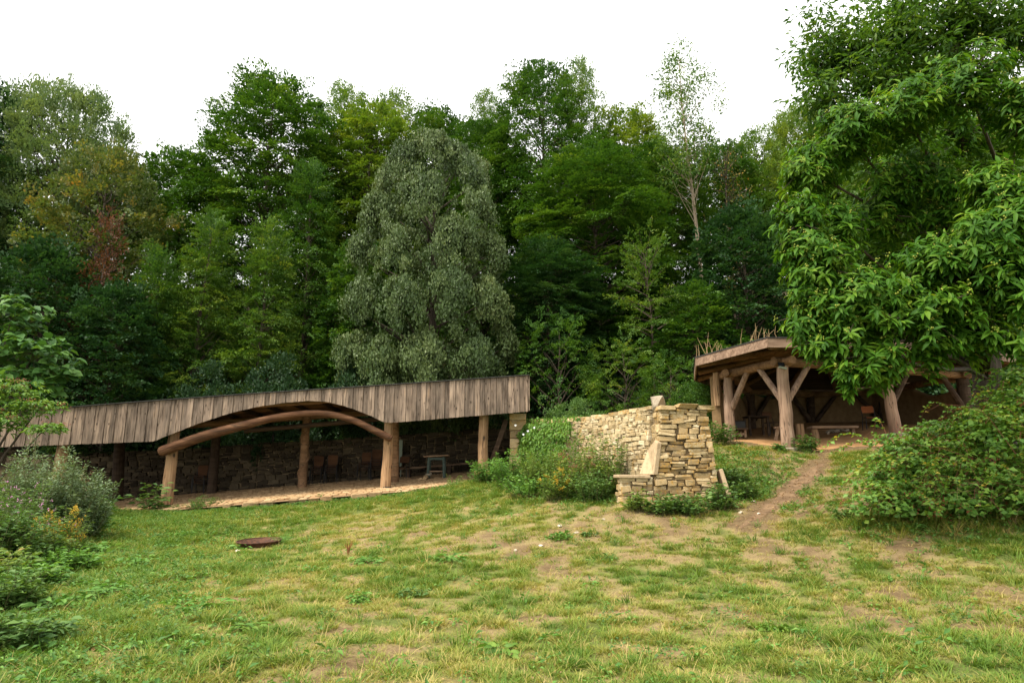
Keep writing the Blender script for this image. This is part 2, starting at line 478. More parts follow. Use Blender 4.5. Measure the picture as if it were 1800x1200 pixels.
# ------------------------------------------------------------------ terrain
CP = [at(*c) for c in [
    (900, 1200, 5.6), (0, 1200, 5.7), (1800, 1200, 5.4), (0, 1100, 7.6), (1800, 1000, 9.0), (900, 1000, 10.7), (400, 1050, 9.0),
    (1400, 1010, 9.8), (455, 962, 15), (100, 965, 13.5), (250, 907, 20.6), (450, 892, 20.9), (600, 881, 21.0), (680, 873, 21.1), (800, 850, 21.7),
    (848, 828, 22.4), (930, 884, 16), (1010, 922, 13.2), (1180, 892, 14.2), (1100, 890, 14.3), (1300, 900, 13.8), (1400, 860, 15),
    (1440, 800, 17.8), (1385, 788, 18.7), (1285, 772, 21.3), (1437, 773, 21.5), (1640, 892, 11.8), (1800, 885, 11.3), (1572, 758, 20.5),
    (375, 873, 27), (670, 848, 27), (100, 870, 22.2), (1330, 800, 17.5)]]
CP += [Vector(c) for c in [(-20, 34, 4.3), (0, 33.5, 4.9), (15, 33.5, 5.4), (30, 33, 6), (-20, 46, 10.5), (0, 46, 11.5), (20, 46, 12), (-45, 46, 10.5),
       (45, 46, 12), (0, 72, 22), (-45, 72, 21), (45, 72, 22), (0, 0, 0), (-10, 0, -.3), (10, 0, .15), (0, -18, -1.2), (-30, 8, 0.2),
       (30, 8, 1.6), (-27, 22, .9), (26, 22, 3.4), (-14, 30, 2.2), (-1, 30, 3.0), (-45, 30, 2.5), (45, 30, 5)]]
_C = np.array([[c.x, c.y] for c in CP]); _Z = np.array([c.z for c in CP])

def _U(r2):
    return 0.5 * r2 * np.log(np.maximum(r2, 1e-12))

_n = len(_C)
_K = _U(((_C[:, None] - _C[None]) ** 2).sum(-1)) + np.eye(_n) * 3.0
_P = np.hstack([np.ones((_n, 1)), _C])
_A = np.block([[_K, _P], [_P.T, np.zeros((3, 3))]])
_W = np.linalg.solve(_A, np.concatenate([_Z, np.zeros(3)]))

_NT = np.random.default_rng(3).uniform(0, 1, (256, 256))
def vnoise(x, y, f):
    x = np.asarray(x, float) * f + 91.7; y = np.asarray(y, float) * f + 37.3
    xi = np.floor(x).astype(int); yi = np.floor(y).astype(int)
    fx = x - xi; fy = y - yi
    fx = fx * fx * (3 - 2 * fx); fy = fy * fy * (3 - 2 * fy)
    g = lambda a, b: _NT[a % 256, b % 256]
    return (g(xi, yi) * (1 - fx) + g(xi + 1, yi) * fx) * (1 - fy) + (g(xi, yi + 1) * (1 - fx) + g(xi + 1, yi + 1) * fx) * fy
def fbm(x, y, f, o=4):
    s, a, t = 0, 1.0, 0
    for k in range(o):
        s = s + a * vnoise(x + 17 * k, y - 9 * k, f * 2 ** k); t += a; a *= .55
    return s / t

# shelter floor: a sloping plane through three points read off the photograph
_f0, _f1, _f2 = at(292, 889, 22.4), at(680, 858, 22.4), at(600, 846, 27.0)
_fn = (_f1 - _f0).cross(_f2 - _f0).normalized()
def floor_z(x, y):
    return _f0.z - (_fn.x * (x - _f0.x) + _fn.y * (y - _f0.y)) / _fn.z

SX0, SX1, SY0, SY1 = -18.0, 0.6, 21.25, 27.0
def ground_raw(x, y):
    x = np.atleast_1d(np.asarray(x, float)); y = np.atleast_1d(np.asarray(y, float))
    out = np.empty_like(x)
    for s in range(0, len(x), 20000):
        q = np.stack([x[s:s + 20000], y[s:s + 20000]], 1)
        U = _U(((q[:, None] - _C[None]) ** 2).sum(-1))
        out[s:s + 20000] = U @ _W[:_n] + _W[_n] + q @ _W[_n + 1:]
    return np.clip(out, -6, 60)

def ground_np(x, y):
    x = np.atleast_1d(np.asarray(x, float)); y = np.atleast_1d(np.asarray(y, float))
    z = ground_raw(x, y)
    z = z + (fbm(x, y, .9, 3) - .5) * .10 + (fbm(x, y, 4.5, 2) - .5) * .035
    # cut for the shelter
    ins = np.clip(np.minimum.reduce([(x - SX0) / .4, (SX1 - x) / .5, (y - SY0 + .15) / .35, (SY1 + .35 - y) / .3]), 0, 1)
    fz = floor_z(x, y) - .1
    z = np.where(ins > 0, z * (1 - ins) + np.minimum(z, fz) * ins, z)
    return z

def gz(x, y):
    return float(ground_np(x, y)[0])

def axis(lo, hi, a, b, fine, grow=1.22):
    c = list(np.arange(a, b + 1e-6, fine))
    s, p = fine, b
    while p < hi:
        s *= grow; p += s; c.append(p)
    s, p = fine, a
    while p > lo:
        s *= grow; p -= s; c.insert(0, p)
    return np.array(c)

gx = axis(-220, 220, -15, 17, .16)
gy = axis(-120, 260, 3.5, 28.5, .16)
GX, GY = np.meshgrid(gx, gy)
GZ = ground_np(GX.ravel(), GY.ravel()).reshape(GX.shape)
nx, ny = len(gx), len(gy)
ii = np.arange(nx * ny).reshape(ny, nx)
gq = np.stack([ii[:-1, :-1], ii[:-1, 1:], ii[1:, 1:], ii[1:, :-1]], -1).reshape(-1, 4)

# where the turf is thin, worn away or lush: a property of the lawn, shared by soil colour and grass density
PATH = [at(1300, 930, 12.6), at(1355, 890, 13.9), at(1405, 855, 15.1), at(1445, 822, 16.6), at(1450, 800, 17.6), at(1430, 785, 18.6), at(1410, 780, 19.4)]
def path_dist(x, y):
    d = np.full(np.shape(x), 1e9); tt = np.zeros(np.shape(x))
    for k in range(len(PATH) - 1):
        a, b = PATH[k], PATH[k + 1]
        dx, dy = b.x - a.x, b.y - a.y
        t = np.clip(((x - a.x) * dx + (y - a.y) * dy) / (dx * dx + dy * dy), 0, 1)
        dd = np.hypot(x - a.x - t * dx, y - a.y - t * dy)
        tt = np.where(dd < d, k + t, tt); d = np.minimum(d, dd)
    return d, tt
MOUND = at(1010, 925, 13.2)
PAV_C = Vector((11.0, 22.6, 0))
def turf(x, y):
    """0 bare soil, .5 thin dry turf, 1 lush."""
    x = np.asarray(x, float); y = np.asarray(y, float)
    v = .62 + (fbm(x, y, .5, 3) - .5) * .8 + (fbm(x + 50, y, 2.4, 3) - .5) * 1.5
    v += .30 * np.exp(-((y - 20.0) / 3.2) ** 2) * (x < 3)                   # greener strip before the shelter
    v += .45 * np.clip((-2.6 - x - (y - 9) * .32) / 3.0, 0, 1)               # lush at the left edge
    v += .40 * np.clip((x - 5.2 - (y - 6) * .25) / 2.5, 0, 1)                # and at the right
    v -= .34 * np.exp(-(((x - MOUND.x - .2) / 1.6) ** 2 + ((y - MOUND.y) / 1.1) ** 2))
    v -= .12 * np.exp(-(((x - 2.5) / 3.0) ** 2 + ((y - 10.5) / 2.5) ** 2))
    d, tt = path_dist(x, y)
    w = .42 + (fbm(x, y, 1.9, 3) - .5) * .9 - .12 * np.clip(tt - 2.5, 0, 2)
    v -= 1.3 * np.clip(1.1 - d / np.maximum(w * .8, .15), 0, 1)
    r = np.hypot(x - 11.2, (y - 22.8))
    v -= 2.0 * np.clip((5.6 - r) / .6 + (fbm(x, y, 1.2, 3) - .5) * 1.6, 0, 1)
    return v
lush = np.clip(turf(GX.ravel(), GY.ravel()), 0, 1)
me = np_mesh('ground', np.stack([GX.ravel(), GY.ravel(), GZ.ravel()], 1), quads=gq, tint=lush)

m, t, out = new_mat('lawn_soil')
geo = N(t, 'ShaderNodeNewGeometry')
at_ = N(t, 'ShaderNodeAttribute', attribute_name='tint')
n1 = N(t, 'ShaderNodeTexNoise', i_Scale=5.0, i_Detail=9.0, i_Roughness=.7)
t.links.new(geo.outputs['Position'], n1.inputs['Vector'])
sm = N(t, 'ShaderNodeMath', operation='MULTIPLY_ADD'); sm.inputs[1].default_value = .55; 
t.links.new(n1.outputs['Fac'], sm.inputs[0]); 
sm2 = N(t, 'ShaderNodeMath', operation='MULTIPLY_ADD'); sm2.inputs[1].default_value = .75; sm2.inputs[2].default_value = -.12
t.links.new(at_.outputs['Fac'], sm2.inputs[0]); t.links.new(sm2.outputs[0], sm.inputs[2])
r = ramp(t, [(.10, (.155, .105, .057)), (.30, (.235, .17, .088)), (.46, (.30, .23, .112)), (.62, (.24, .215, .08)), (.82, (.13, .16, .045))])
t.links.new(sm.outputs[0], r.inputs[0])
n2 = N(t, 'ShaderNodeTexNoise', i_Scale=38.0, i_Detail=6.0, i_Roughness=.75)
t.links.new(geo.outputs['Position'], n2.inputs['Vector'])
r2 = ramp(t, [(.34, (.55, .52, .48)), (.5, (1, 1, 1)), (.68, (1.25, 1.2, 1.1))])
t.links.new(n2.outputs['Fac'], r2.inputs[0])
c = mixc(t, .85, r.outputs[0], r2.outputs[0], 'MULTIPLY')
p = N(t, 'ShaderNodeBsdfPrincipled', i_Roughness=.95)
p.inputs['Specular IOR Level'].default_value = .05
t.links.new(c, p.inputs['Base Color'])
bp = N(t, 'ShaderNodeBump', i_Strength=.8, i_Distance=.05)
t.links.new(n2.outputs['Fac'], bp.inputs['Height'])
t.links.new(bp.outputs[0], p.inputs['Normal'])
t.links.new(p.outputs[0], out.inputs['Surface'])
M['lawn'] = m
# woodland floor: leaf mould on the bank behind
M['mould'] = plain_mat('leaf_mould', (.03, .022, .013), (.075, .055, .03), 3, .95, .05)
me.materials.append(M['lawn']); me.materials.append(M['mould'])
fc = (GX[:-1, :-1] + GX[1:, 1:]).ravel() / 2, (GY[:-1, :-1] + GY[1:, 1:]).ravel() / 2
wood_edge = (fc[1] > 26.6) & ~((np.hypot(fc[0] - 11.2, fc[1] - 22.8) < 6)) | (np.abs(fc[0]) > 16 + .0 * fc[1]) & (fc[1] > 12)
me.polygons.foreach_set('material_index', wood_edge.astype(np.int32))
tag(obj('ground', me), 'sloping lawn of worn grass rising to the wooded bank', 'lawn', kind='structure')

# trodden earth path and the pavilion's earth floor: thin sheets lying on the slope
M['path'] = plain_mat('trodden_earth', (.115, .073, .042), (.225, .148, .085), 4.5, .95, .05, bump=.9)
M['earth'] = plain_mat('sandy_earth_floor', (.36, .195, .085), (.47, .27, .125), 3, .95, .05, bump=.7)
def strip_sheet(name, pts, halfw, mat, lift, seed):
    rg = np.random.default_rng(seed)
    c = []
    for k in range(len(pts) - 1):
        for s in np.linspace(0, 1, 12, endpoint=(k == len(pts) - 2)):
            c.append((pts[k].x * (1 - s) + pts[k + 1].x * s, pts[k].y * (1 - s) + pts[k + 1].y * s, k + s))
    c = np.array(c)
    d = np.gradient(c[:, :2], axis=0); d = nrm(d); nrml = np.stack([-d[:, 1], d[:, 0]], 1)
    hw = np.interp(c[:, 2], range(len(halfw)), halfw)
    V, Q = [], []
    m_ = 9
    for i in range(len(c)):
        wl = hw[i] * (1 + .35 * rg.uniform(-1, 1)); wr = hw[i] * (1 + .35 * rg.uniform(-1, 1))
        for j in range(m_):
            s = -wl + (wl + wr) * j / (m_ - 1)
            x, y = c[i, :2] + nrml[i] * s
            V.append((x, y))
    V = np.array(V); z = ground_np(V[:, 0], V[:, 1])
    edge = np.tile(np.array([-.03] + [lift] * (m_ - 2) + [-.03]), len(c))
    V = np.column_stack([V, z + edge])
    for i in range(len(c) - 1):
        for j in range(m_ - 1):
            a = i * m_ + j
            Q.append((a, a + 1, a + m_ + 1, a + m_))
    o = obj(name, np_mesh(name, V, quads=np.array(Q), mat=mat))
    return o
tag(strip_sheet('dirt_path', PATH[:4], [.04, .20, .26, .08], M['path'], .008, 5), 'trodden reddish dirt path climbing to the round pavilion', 'path', kind='structure')
# floor disc
V, Q = [], []
for i in range(15):
    for k in range(72):
        a = 2 * math.pi * k / 72
        r_ = 5.15 * i / 14 * (1 + .05 * math.sin(5 * a) + .03 * math.sin(11 * a + 1))
        V.append((11.2 + r_ * math.cos(a), 22.9 + r_ * math.sin(a)))
V = np.array(V); z = ground_np(V[:, 0], V[:, 1]) + .014; z[-72:] -= .06
for i in range(14):
    for k in range(72):
        Q.append((i * 72 + k, i * 72 + (k + 1) % 72, (i + 1) * 72 + (k + 1) % 72, (i + 1) * 72 + k))
tag(obj('earth_floor', np_mesh('earth_floor', np.column_stack([V, z]), quads=np.array(Q), mat=M['earth'])), 'sandy orange earth floor under the round pavilion', 'floor', kind='structure')

# ------------------------------------------------------------------ leaves
def leaves(P, A, Nn, L, W, tint, segs=1, droop=0.0, fold=.18):
    """Arrays of leaf base points, axes, normals, lengths, widths -> V, quads, tris, tint."""
    n = len(P)
    A = nrm(A); S = nrm(np.cross(Nn, A)); Nn = np.cross(A, S)
    L = np.broadcast_to(np.asarray(L, float), (n,))[:, None]; W = np.broadcast_to(np.asarray(W, float), (n,))[:, None]
    if segs == 1:
        v0 = P; v2 = P + A * L - Nn * droop * L
        mid = P + A * L * .45
        v1 = mid + S * W / 2 + Nn * fold * W; v3 = mid - S * W / 2 + Nn * fold * W
        V = np.stack([v0, v1, v2, v3], 1).reshape(-1, 3)
        b = np.arange(n)[:, None] * 4
        tris = np.concatenate([b + [0, 2, 1], b + [0, 3, 2]], 0)
        return V, None, tris, np.repeat(tint, 4)
    prof = [(.0, .0), (.3, .9), (.68, .85), (1.0, 0)]
    c = [P + A * L * u - Nn * droop * L * u ** 2 for u, w in prof]
    l1 = c[1] + S * W * .45 + Nn * fold * W; r1 = c[1] - S * W * .45 + Nn * fold * W
    l2 = c[2] + S * W * .42 + Nn * fold * W; r2 = c[2] - S * W * .42 + Nn * fold * W
    V = np.stack([c[0], l1, c[1], r1, l2, c[2], r2, c[3]], 1).reshape(-1, 3)
    b = np.arange(n)[:, None] * 8
    tris = np.concatenate([b + [0, 2, 1], b + [0, 3, 2], b + [4, 5, 7], b + [5, 6, 7]], 0)
    quads = np.concatenate([b + [1, 2, 5, 4], b + [2, 3, 6, 5]], 0)
    return V, quads, tris, np.repeat(tint, 8)

def leaf_mesh(name, mat, parts):
    Vs, Qs, Ts, tt, n = [], [], [], [], 0
    for V, q, tr, ti in parts:
        Vs.append(V); tt.append(ti)
        if q is not None: Qs.append(q + n)
        if tr is not None: Ts.append(tr + n)
        n += len(V)
    return np_mesh(name, np.concatenate(Vs), np.concatenate(Qs) if Qs else None, np.concatenate(Ts) if Ts else None, mat, np.concatenate(tt))

def perp(d):
    u = np.zeros_like(d); u[:, 2] = 1
    s = nrm(np.cross(d, u) + 1e-6)
    return s, np.cross(s, d)

def bough_tree(seed, H=17.0, Rr=4.2, zlow=1.2, n_bough=95, leafL=.16, leafW=.10, dens=30, spray=.42, elev=(4, 62), droop=.16, prof=None, flat=.35, gap=0.0, trunk_r=.22, lean=0.0, jit=.25, tipspan=1.0):
    """A broadleaf tree: tapered trunk, boughs, flat layered sprays of single leaves."""
    rg = np.random.default_rng(seed)
    prof = prof or (lambda t: max(.0, 1 - ((t - .36) / .68) ** 2) ** .5)
    wood = MB()
    zs = np.linspace(0, H * .97, 9)
    wx = np.cumsum(rg.normal(0, .12, 9)) + lean * zs / H
    wy = np.cumsum(rg.normal(0, .12, 9))
    wx -= wx[0]; wy -= wy[0]
    wood.tube([(wx[i], wy[i], zs[i]) for i in range(9)], list(trunk_r * (1 - zs / H) ** .8 + .02), 8, wob=.06)
    SP, SD, SNn, SL, ST = [], [], [], [], []
    for i in range(n_bough):
        t = ((i + rg.uniform(0, 1)) / n_bough) ** .92
        z = zlow + (H - zlow) * t * .96
        az = i * 2.39996 + rg.uniform(-.5, .5)
        Lb = Rr * prof(t) * rg.uniform(1 - jit, 1 + jit)
        if rg.uniform() < gap: continue
        e = R(elev[0] + (elev[1] - elev[0]) * t ** 1.25 + rg.normal(0, 8))
        h = np.array([math.cos(az), math.sin(az), 0])
        x0 = np.array([np.interp(z, zs, wx), np.interp(z, zs, wy), z])
        pos = lambda s: x0 + h * (Lb * s * math.cos(e)) + np.array([0, 0, Lb * (s * math.sin(e) - droop * s * s)])
        wood.tube([pos(s) for s in (0, .35, .7, 1.0)], [max(.012, .018 * Lb), .012 * Lb, .008 * Lb, .004], 4, cap=False)
        ns = max(5, int(Lb * 5.2))
        bt = rg.uniform()
        for k in range(ns):
            s = rg.uniform(.22, 1.0) if k else 1.0
            p = pos(s)
            tan = pos(min(1, s + .05)) - pos(s - .05); tan /= np.linalg.norm(tan)
            side = np.cross(tan, [0, 0, 1.0]); side /= np.linalg.norm(side) + 1e-6
            sg = rg.choice([-1, 1]) * (R(rg.uniform(18, 68)) if k else R(rg.uniform(0, 12)))
            d = tan * math.cos(sg) + side * math.sin(sg) + np.array([0, 0, rg.uniform(-.18, .14)])
            SP.append(p); SD.append(d / np.linalg.norm(d))
            SL.append((spray * Lb * (1.12 - s * .75) + .35) * rg.uniform(.7, 1.15) * tipspan)
            nv = np.array([rg.normal(0, flat), rg.normal(0, flat), 1.0]); SNn.append(nv / np.linalg.norm(nv))
            ST.append(.45 * bt + .55 * rg.uniform())
    SP, SD, SNn, SL, ST = map(np.array, (SP, SD, SNn, SL, ST))
    cnt = np.maximum(4, (SL * dens).astype(int))
    idx = np.repeat(np.arange(len(SP)), cnt)
    n = len(idx)
    u = rg.uniform(.05, 1, n)
    d = SD[idx]; nn = SNn[idx]; sd = nrm(np.cross(d, nn)); nn = nrm(np.cross(sd, d))
    lat = rg.uniform(-1, 1, n) * (SL[idx] * .30 * (1 - u * .7) + .03)
    P = SP[idx] + d * (u * SL[idx])[:, None] + sd * lat[:, None] + nn * rg.normal(0, .035, n)[:, None]
    P[:, 2] -= .16 * SL[idx] * u ** 2
    A = d + sd * (np.sign(lat) * rg.uniform(.2, 1.0, n))[:, None] + rg.normal(0, .22, (n, 3))
    Nr = nn + rg.normal(0, .34, (n, 3))
    tint = np.clip(.62 * ST[idx] + .38 * rg.uniform(0, 1, n), 0, 1)
    sc = rg.uniform(.7, 1.2, n)
    return wood, leaves(P, A, Nr, leafL * sc, leafW * sc, tint, 1, .12)

def clump_tree(seed, lobes, n_cl, cl_r, per, leafL, leafW, trunk=None):
    """Evergreen crown: rounded clumps of shoots over overlapping lobes (cx, cy, cz, rx, ry, rz)."""
    rg = np.random.default_rng(seed)
    wood = MB()
    if trunk: wood.tube(*trunk, n=8, wob=.06)
    vol = np.array([l[3] * l[5] for l in lobes]); pick = rg.choice(len(lobes), n_cl, p=vol / vol.sum())
    lb = np.array(lobes)[pick]
    dr = nrm(rg.normal(0, 1, (n_cl, 3)))
    C = lb[:, :3] + dr * lb[:, 3:] * rg.uniform(.72, 1.06, n_cl)[:, None]
    Rc = cl_r * rg.uniform(.6, 1.35, n_cl)
    cup = nrm(dr * .7 + np.array([0, -.15, .9]))
    ctone = rg.uniform(0, 1, n_cl)
    idx = np.repeat(np.arange(n_cl), per)
    n = len(idx)
    dd = nrm(rg.normal(0, .62, (n, 3)) + cup[idx] * .9)
    P = C[idx] + dd * (Rc[idx] * rg.uniform(.35, 1.1, n) ** .5)[:, None]
    A = dd + rg.normal(0, .55, (n, 3)) + np.array([0, 0, .15])
    Nr = rg.normal(0, .8, (n, 3)) + dd * .4 + np.array([0, 0, .5])
    sc = rg.uniform(.7, 1.25, n)
    return wood, leaves(P, A, Nr, leafL * sc, leafW * sc, np.clip(.45 * ctone[idx] + .55 * rg.uniform(0, 1, n), 0, 1), 1, .1)

def shrub(seed, n_stem, H, Rr, leafL, leafW, per, curve=.25, start=.15, segs=1, dr=.15, up=.4, stem_r=.008, spread=1.0, tipn=0):
    """Stems fanning from the foot, leaves in pairs along them. Returns stems, leaves, tips."""
    rg = np.random.default_rng(seed)
    wood = MB(); Ps, As, Ns, ti = [], [], [], []; tips = []
    for i in range(n_stem):
        az = rg.uniform(0, 2 * math.pi); r = Rr * math.sqrt(rg.uniform(.0, 1)) * spread
        b = np.array([math.cos(az) * r * .55, math.sin(az) * r * .55, 0])
        tip = np.array([math.cos(az) * r, math.sin(az) * r, H * rg.uniform(.42, 1.12) * (1 - .22 * (r / max(Rr, .01)) ** 2)])
        ben = rg.normal(0, .10 * H, 3); ben[2] = 0
        pos = lambda s: b + (tip - b) * np.array([s ** (1 + curve), s ** (1 + curve), s ** (1 - curve * .3)]) + ben * s * (1 - s) * 2
        wood.tube([pos(s) for s in (0, .33, .66, 1)], [stem_r, stem_r * .8, stem_r * .6, stem_r * .3], 4, cap=False)
        tone = rg.uniform()
        tips.append((pos(1.0), pos(1.0) - pos(.9)))
        s = rg.uniform(start, 1.0, per)
        p = np.array([pos(q) for q in s])
        a2 = rg.uniform(0, 2 * math.pi, per)
        A = np.stack([np.cos(a2), np.sin(a2), rg.uniform(-.2, .9, per) * up + .1], 1)
        Nr = np.stack([rg.normal(0, .45, per), rg.normal(0, .45, per), np.ones(per)], 1)
        p = p + A * (rg.uniform(0, 1, per) * leafL * 1.1)[:, None]
        Ps.append(p); As.append(A); Ns.append(Nr); ti.append(np.clip(.5 * tone + .5 * rg.uniform(0, 1, per), 0, 1))
    P = np.concatenate(Ps); n = len(P); sc = rg.uniform(.6, 1.25, n)
    return wood, leaves(P, np.concatenate(As), np.concatenate(Ns), leafL * sc, leafW * sc, np.concatenate(ti), segs, dr), tips

def petal_balls(name, mat, centers, r, parent, seed=1, n=5):
    """Small clusters of little octahedra: flowers or berries."""
    rg = np.random.default_rng(seed)
    V, T = [], []
    octa = np.array([(1, 0, 0), (-1, 0, 0), (0, 1, 0), (0, -1, 0), (0, 0, 1), (0, 0, -1)], float)
    tri = np.array([(0, 2, 4), (2, 1, 4), (1, 3, 4), (3, 0, 4), (2, 0, 5), (1, 2, 5), (3, 1, 5), (0, 3, 5)])
    k = 0
    for c in centers:
        for _ in range(n):
            q = octa * r * rg.uniform(.6, 1.2) + np.array(c) + rg.normal(0, r * 1.5, 3)
            V.append(q); T.append(tri + k); k += 6
    o = obj(name, np_mesh(name, np.concatenate(V), tris=np.concatenate(T), mat=mat), parent)
    return o

def plant(name, loc, label, cat, seed, leafmat, stemmat, group=None, flowers=None, fl_name='flowers', rz=None, **kw):
    root = empty(name, loc, label, cat, group, rz=0.0)
    w, lv, tips = shrub(seed, **kw)
    w.build('stems', M[stemmat], root, off=(0, 0, 0))
    obj('foliage', leaf_mesh('foliage', LM[leafmat], [lv]), root)
    if flowers:
        fm, frac, r, n, length = flowers
        rg = np.random.default_rng(seed + 5)
        cs = []
        for p, d in tips:
            if rg.uniform() < frac:
                for q in range(n):
                    s = rg.uniform(-.2, 1) * length
                    cs.append(p - d / (np.linalg.norm(d) + 1e-6) * s + rg.normal(0, length * .22, 3))
        if cs: petal_balls(fl_name, M[fm], cs, r, root, seed)
    return root
# ------------------------------------------------------------------ trees on the bank
PROTO = {}
def proto(kind, H, Rr, wl, lm, wm='bark'):
    w, lv = wl
    q = lv[0]; H = float(np.percentile(q[:, 2], 99.7)); Rr = float(np.percentile(np.hypot(q[:, 0], q[:, 1]), 97))
    PROTO[kind] = (H, Rr, mesh_of('trunk', w.v, w.f, [M[wm]], True), leaf_mesh('crown', LM[lm], [lv]))
def fan_tree(seed, H, prof, n_lump, lump_r, n_fan, fan_len, leafL, leafW, per=44, rise=24, trunk_r=.22, flat=.28, spread=.62, depth=.75, gap=0.0, droop=.2, lz=.8):
    """Broadleaf crown: rounded boughs over the outline (fraction of height, radius), each made of flat layered fans of single leaves."""
    rg = np.random.default_rng(seed)
    w = MB()
    zs = np.linspace(0, H * .93, 8); wx = np.cumsum(rg.normal(0, .10, 8)); wy = np.cumsum(rg.normal(0, .10, 8)); wx -= wx[0]; wy -= wy[0]
    w.tube([(wx[i], wy[i], zs[i]) for i in range(8)], list(trunk_r * (1 - zs / H) ** .8 + .015), 8, wob=.06)
    pz_ = [p[0] * H for p in prof]; pr_ = [p[1] for p in prof]
    # more boughs where the crown is wide
    zz = np.linspace(pz_[0], pz_[-1], 400); cdf = np.cumsum((np.interp(zz, pz_, pr_) + .35) * (.8 + .6 * (zz / H) ** 2)); cdf /= cdf[-1]
    P, A, Nr, T = [], [], [], []
    O, D, L, NN, TT = [], [], [], [], []
    for k in range(n_lump):
        if rg.uniform() < gap: continue
        z = np.interp((k + rg.uniform()) / n_lump, cdf, zz)
        a = k * 2.39996 + rg.uniform(-.5, .5)
        rmax = np.interp(z, pz_, pr_)
        lr = lump_r * rg.uniform(.65, 1.35)
        r = max(0.0, (rmax - lr * .55) * (rg.uniform(depth, 1.08) if rg.uniform() < .8 else rg.uniform(.2, .8)))
        h = np.array([math.cos(a), math.sin(a), 0])
        tx_ = np.array([np.interp(z, zs, wx), np.interp(z, zs, wy), 0])
        c = tx_ + h * r + [0, 0, z]
        z0 = max(.4, z - .35 * r - .6)
        s0 = np.array([np.interp(z0, zs, wx), np.interp(z0, zs, wy), z0])
        w.tube([s0, s0 * .45 + c * .55 + rg.normal(0, .12, 3), c], [max(.015, .016 * r + .01), .012 + .006 * r, .008], 4, cap=False)
        topk = np.clip((z / H - .55) / .45, 0, 1)
        lt = rg.uniform()
        for j in range(max(4, int(n_fan * (lr / lump_r) ** 1.5))):
            o = nrm(rg.normal(0, 1, 3) * [1, 1, .8] + h * .9 * (1 - .5 * topk) + [0, 0, .25])
            az = math.atan2(o[1], o[0]) + rg.normal(0, .35)
            e = R(rise + 40 * topk ** 2 + 30 * max(o[2], 0) * (.3 + topk) + rg.normal(0, 12))
            d = np.array([math.cos(az) * math.cos(e), math.sin(az) * math.cos(e), math.sin(e)])
            O.append(c + o * lr * np.array([1, 1, lz]) * rg.uniform(.35, .95)); D.append(d); L.append(fan_len * rg.uniform(.6, 1.3))
            nv = np.array([rg.normal(0, flat), rg.normal(0, flat), 1.0]); NN.append(nv); TT.append(.45 * lt + .55 * rg.uniform())
    O, D, L, NN, TT = map(np.array, (O, D, L, NN, TT))
    idx = np.repeat(np.arange(len(O)), per); n = len(idx)
    u = rg.uniform(0, 1, n) ** .75; th = rg.normal(0, spread * .62, n) * (1.1 - .35 * u)
    d = D[idx]; sd = nrm(np.cross(d, NN[idx])); nn = nrm(np.cross(sd, d))
    dirv = d * np.cos(th)[:, None] + sd * np.sin(th)[:, None]
    P = O[idx] + dirv * (L[idx] * u)[:, None] + nn * rg.normal(0, .04, n)[:, None]
    P[:, 2] -= droop * L[idx] * u ** 2
    A = dirv + sd * rg.normal(0, .5, n)[:, None] + rg.normal(0, .2, (n, 3)) - np.array([0, 0, .12])
    sc = rg.uniform(.65, 1.2, n)
    return w, leaves(P, A, nn + rg.normal(0, .24, (n, 3)), leafL * sc, leafW * sc, np.clip(.74 * TT[idx] + .26 * rg.uniform(0, 1, n), 0, 1), 1, .12)
ROUND = [(.06, 3.2), (.25, 4.3), (.48, 4.7), (.68, 4.5), (.84, 3.9), (.94, 2.9), (1.0, 1.5)]
ROUND2 = [(.08, 2.6), (.25, 4.1), (.45, 4.4), (.62, 4.7), (.80, 4.1), (.93, 3.0), (1.0, 1.6)]
SLIM = [(.15, 1.6), (.35, 2.6), (.6, 2.9), (.8, 2.5), (.93, 1.7), (1.0, .7)]
LOW = [(.04, 3.4), (.25, 4.3), (.5, 4.2), (.75, 3.3), (.92, 2.1), (1.0, 1.0)]
HP = lambda t: (1 - t) ** .55 * .86 + .16
CONE = [(.0, 3.2), (.2, 3.7), (.45, 3.1), (.68, 2.1), (.88, 1.1), (1.0, .3)]
proto('beech_a', 17, 4.6, fan_tree(1, 17, ROUND, 130, 1.4, 20, 1.15, .175, .11, 46, rise=0, flat=.16, droop=.34, lz=.42), 'beech')
proto('beech_b', 17, 4.6, fan_tree(2, 17, ROUND2, 125, 1.45, 19, 1.25, .175, .11, 46, rise=4, depth=.65, flat=.18, droop=.34, lz=.42), 'beech')
proto('horn_a', 12, 3.2, fan_tree(3, 12, CONE, 96, 1.0, 17, 1.0, .145, .09, 42, rise=2, flat=.16, droop=.25, lz=.38), 'horn')
proto('horn_b', 12, 3.2, fan_tree(4, 12, CONE, 90, 1.05, 17, 1.1, .145, .09, 42, rise=6, flat=.18, depth=.6, droop=.25, lz=.38), 'horn')
proto('birch', 18, 3.2, fan_tree(5, 18, SLIM, 120, .8, 10, .85, .14, .09, 28, rise=34, flat=.6, spread=.8, trunk_r=.13), 'yellow')
proto('maple', 15, 4.4, fan_tree(6, 15, ROUND2, 105, 1.1, 14, .95, .20, .155, 26, rise=20, flat=.45, spread=.8), 'maple')
proto('syc', 12, 4.2, fan_tree(7, 12, LOW, 110, 1.05, 13, .9, .25, .20, 22, rise=8, flat=.28, spread=.85), 'syc')
proto('ash_round', 14, 5.0, fan_tree(8, 14, [(.1, 2.0), (.3, 4.0), (.55, 5.0), (.78, 4.8), (.92, 3.6), (1.0, 1.8)], 150, 1.1, 19, .8, .16, .08, 36, rise=26, flat=.55, spread=.9), 'ash')
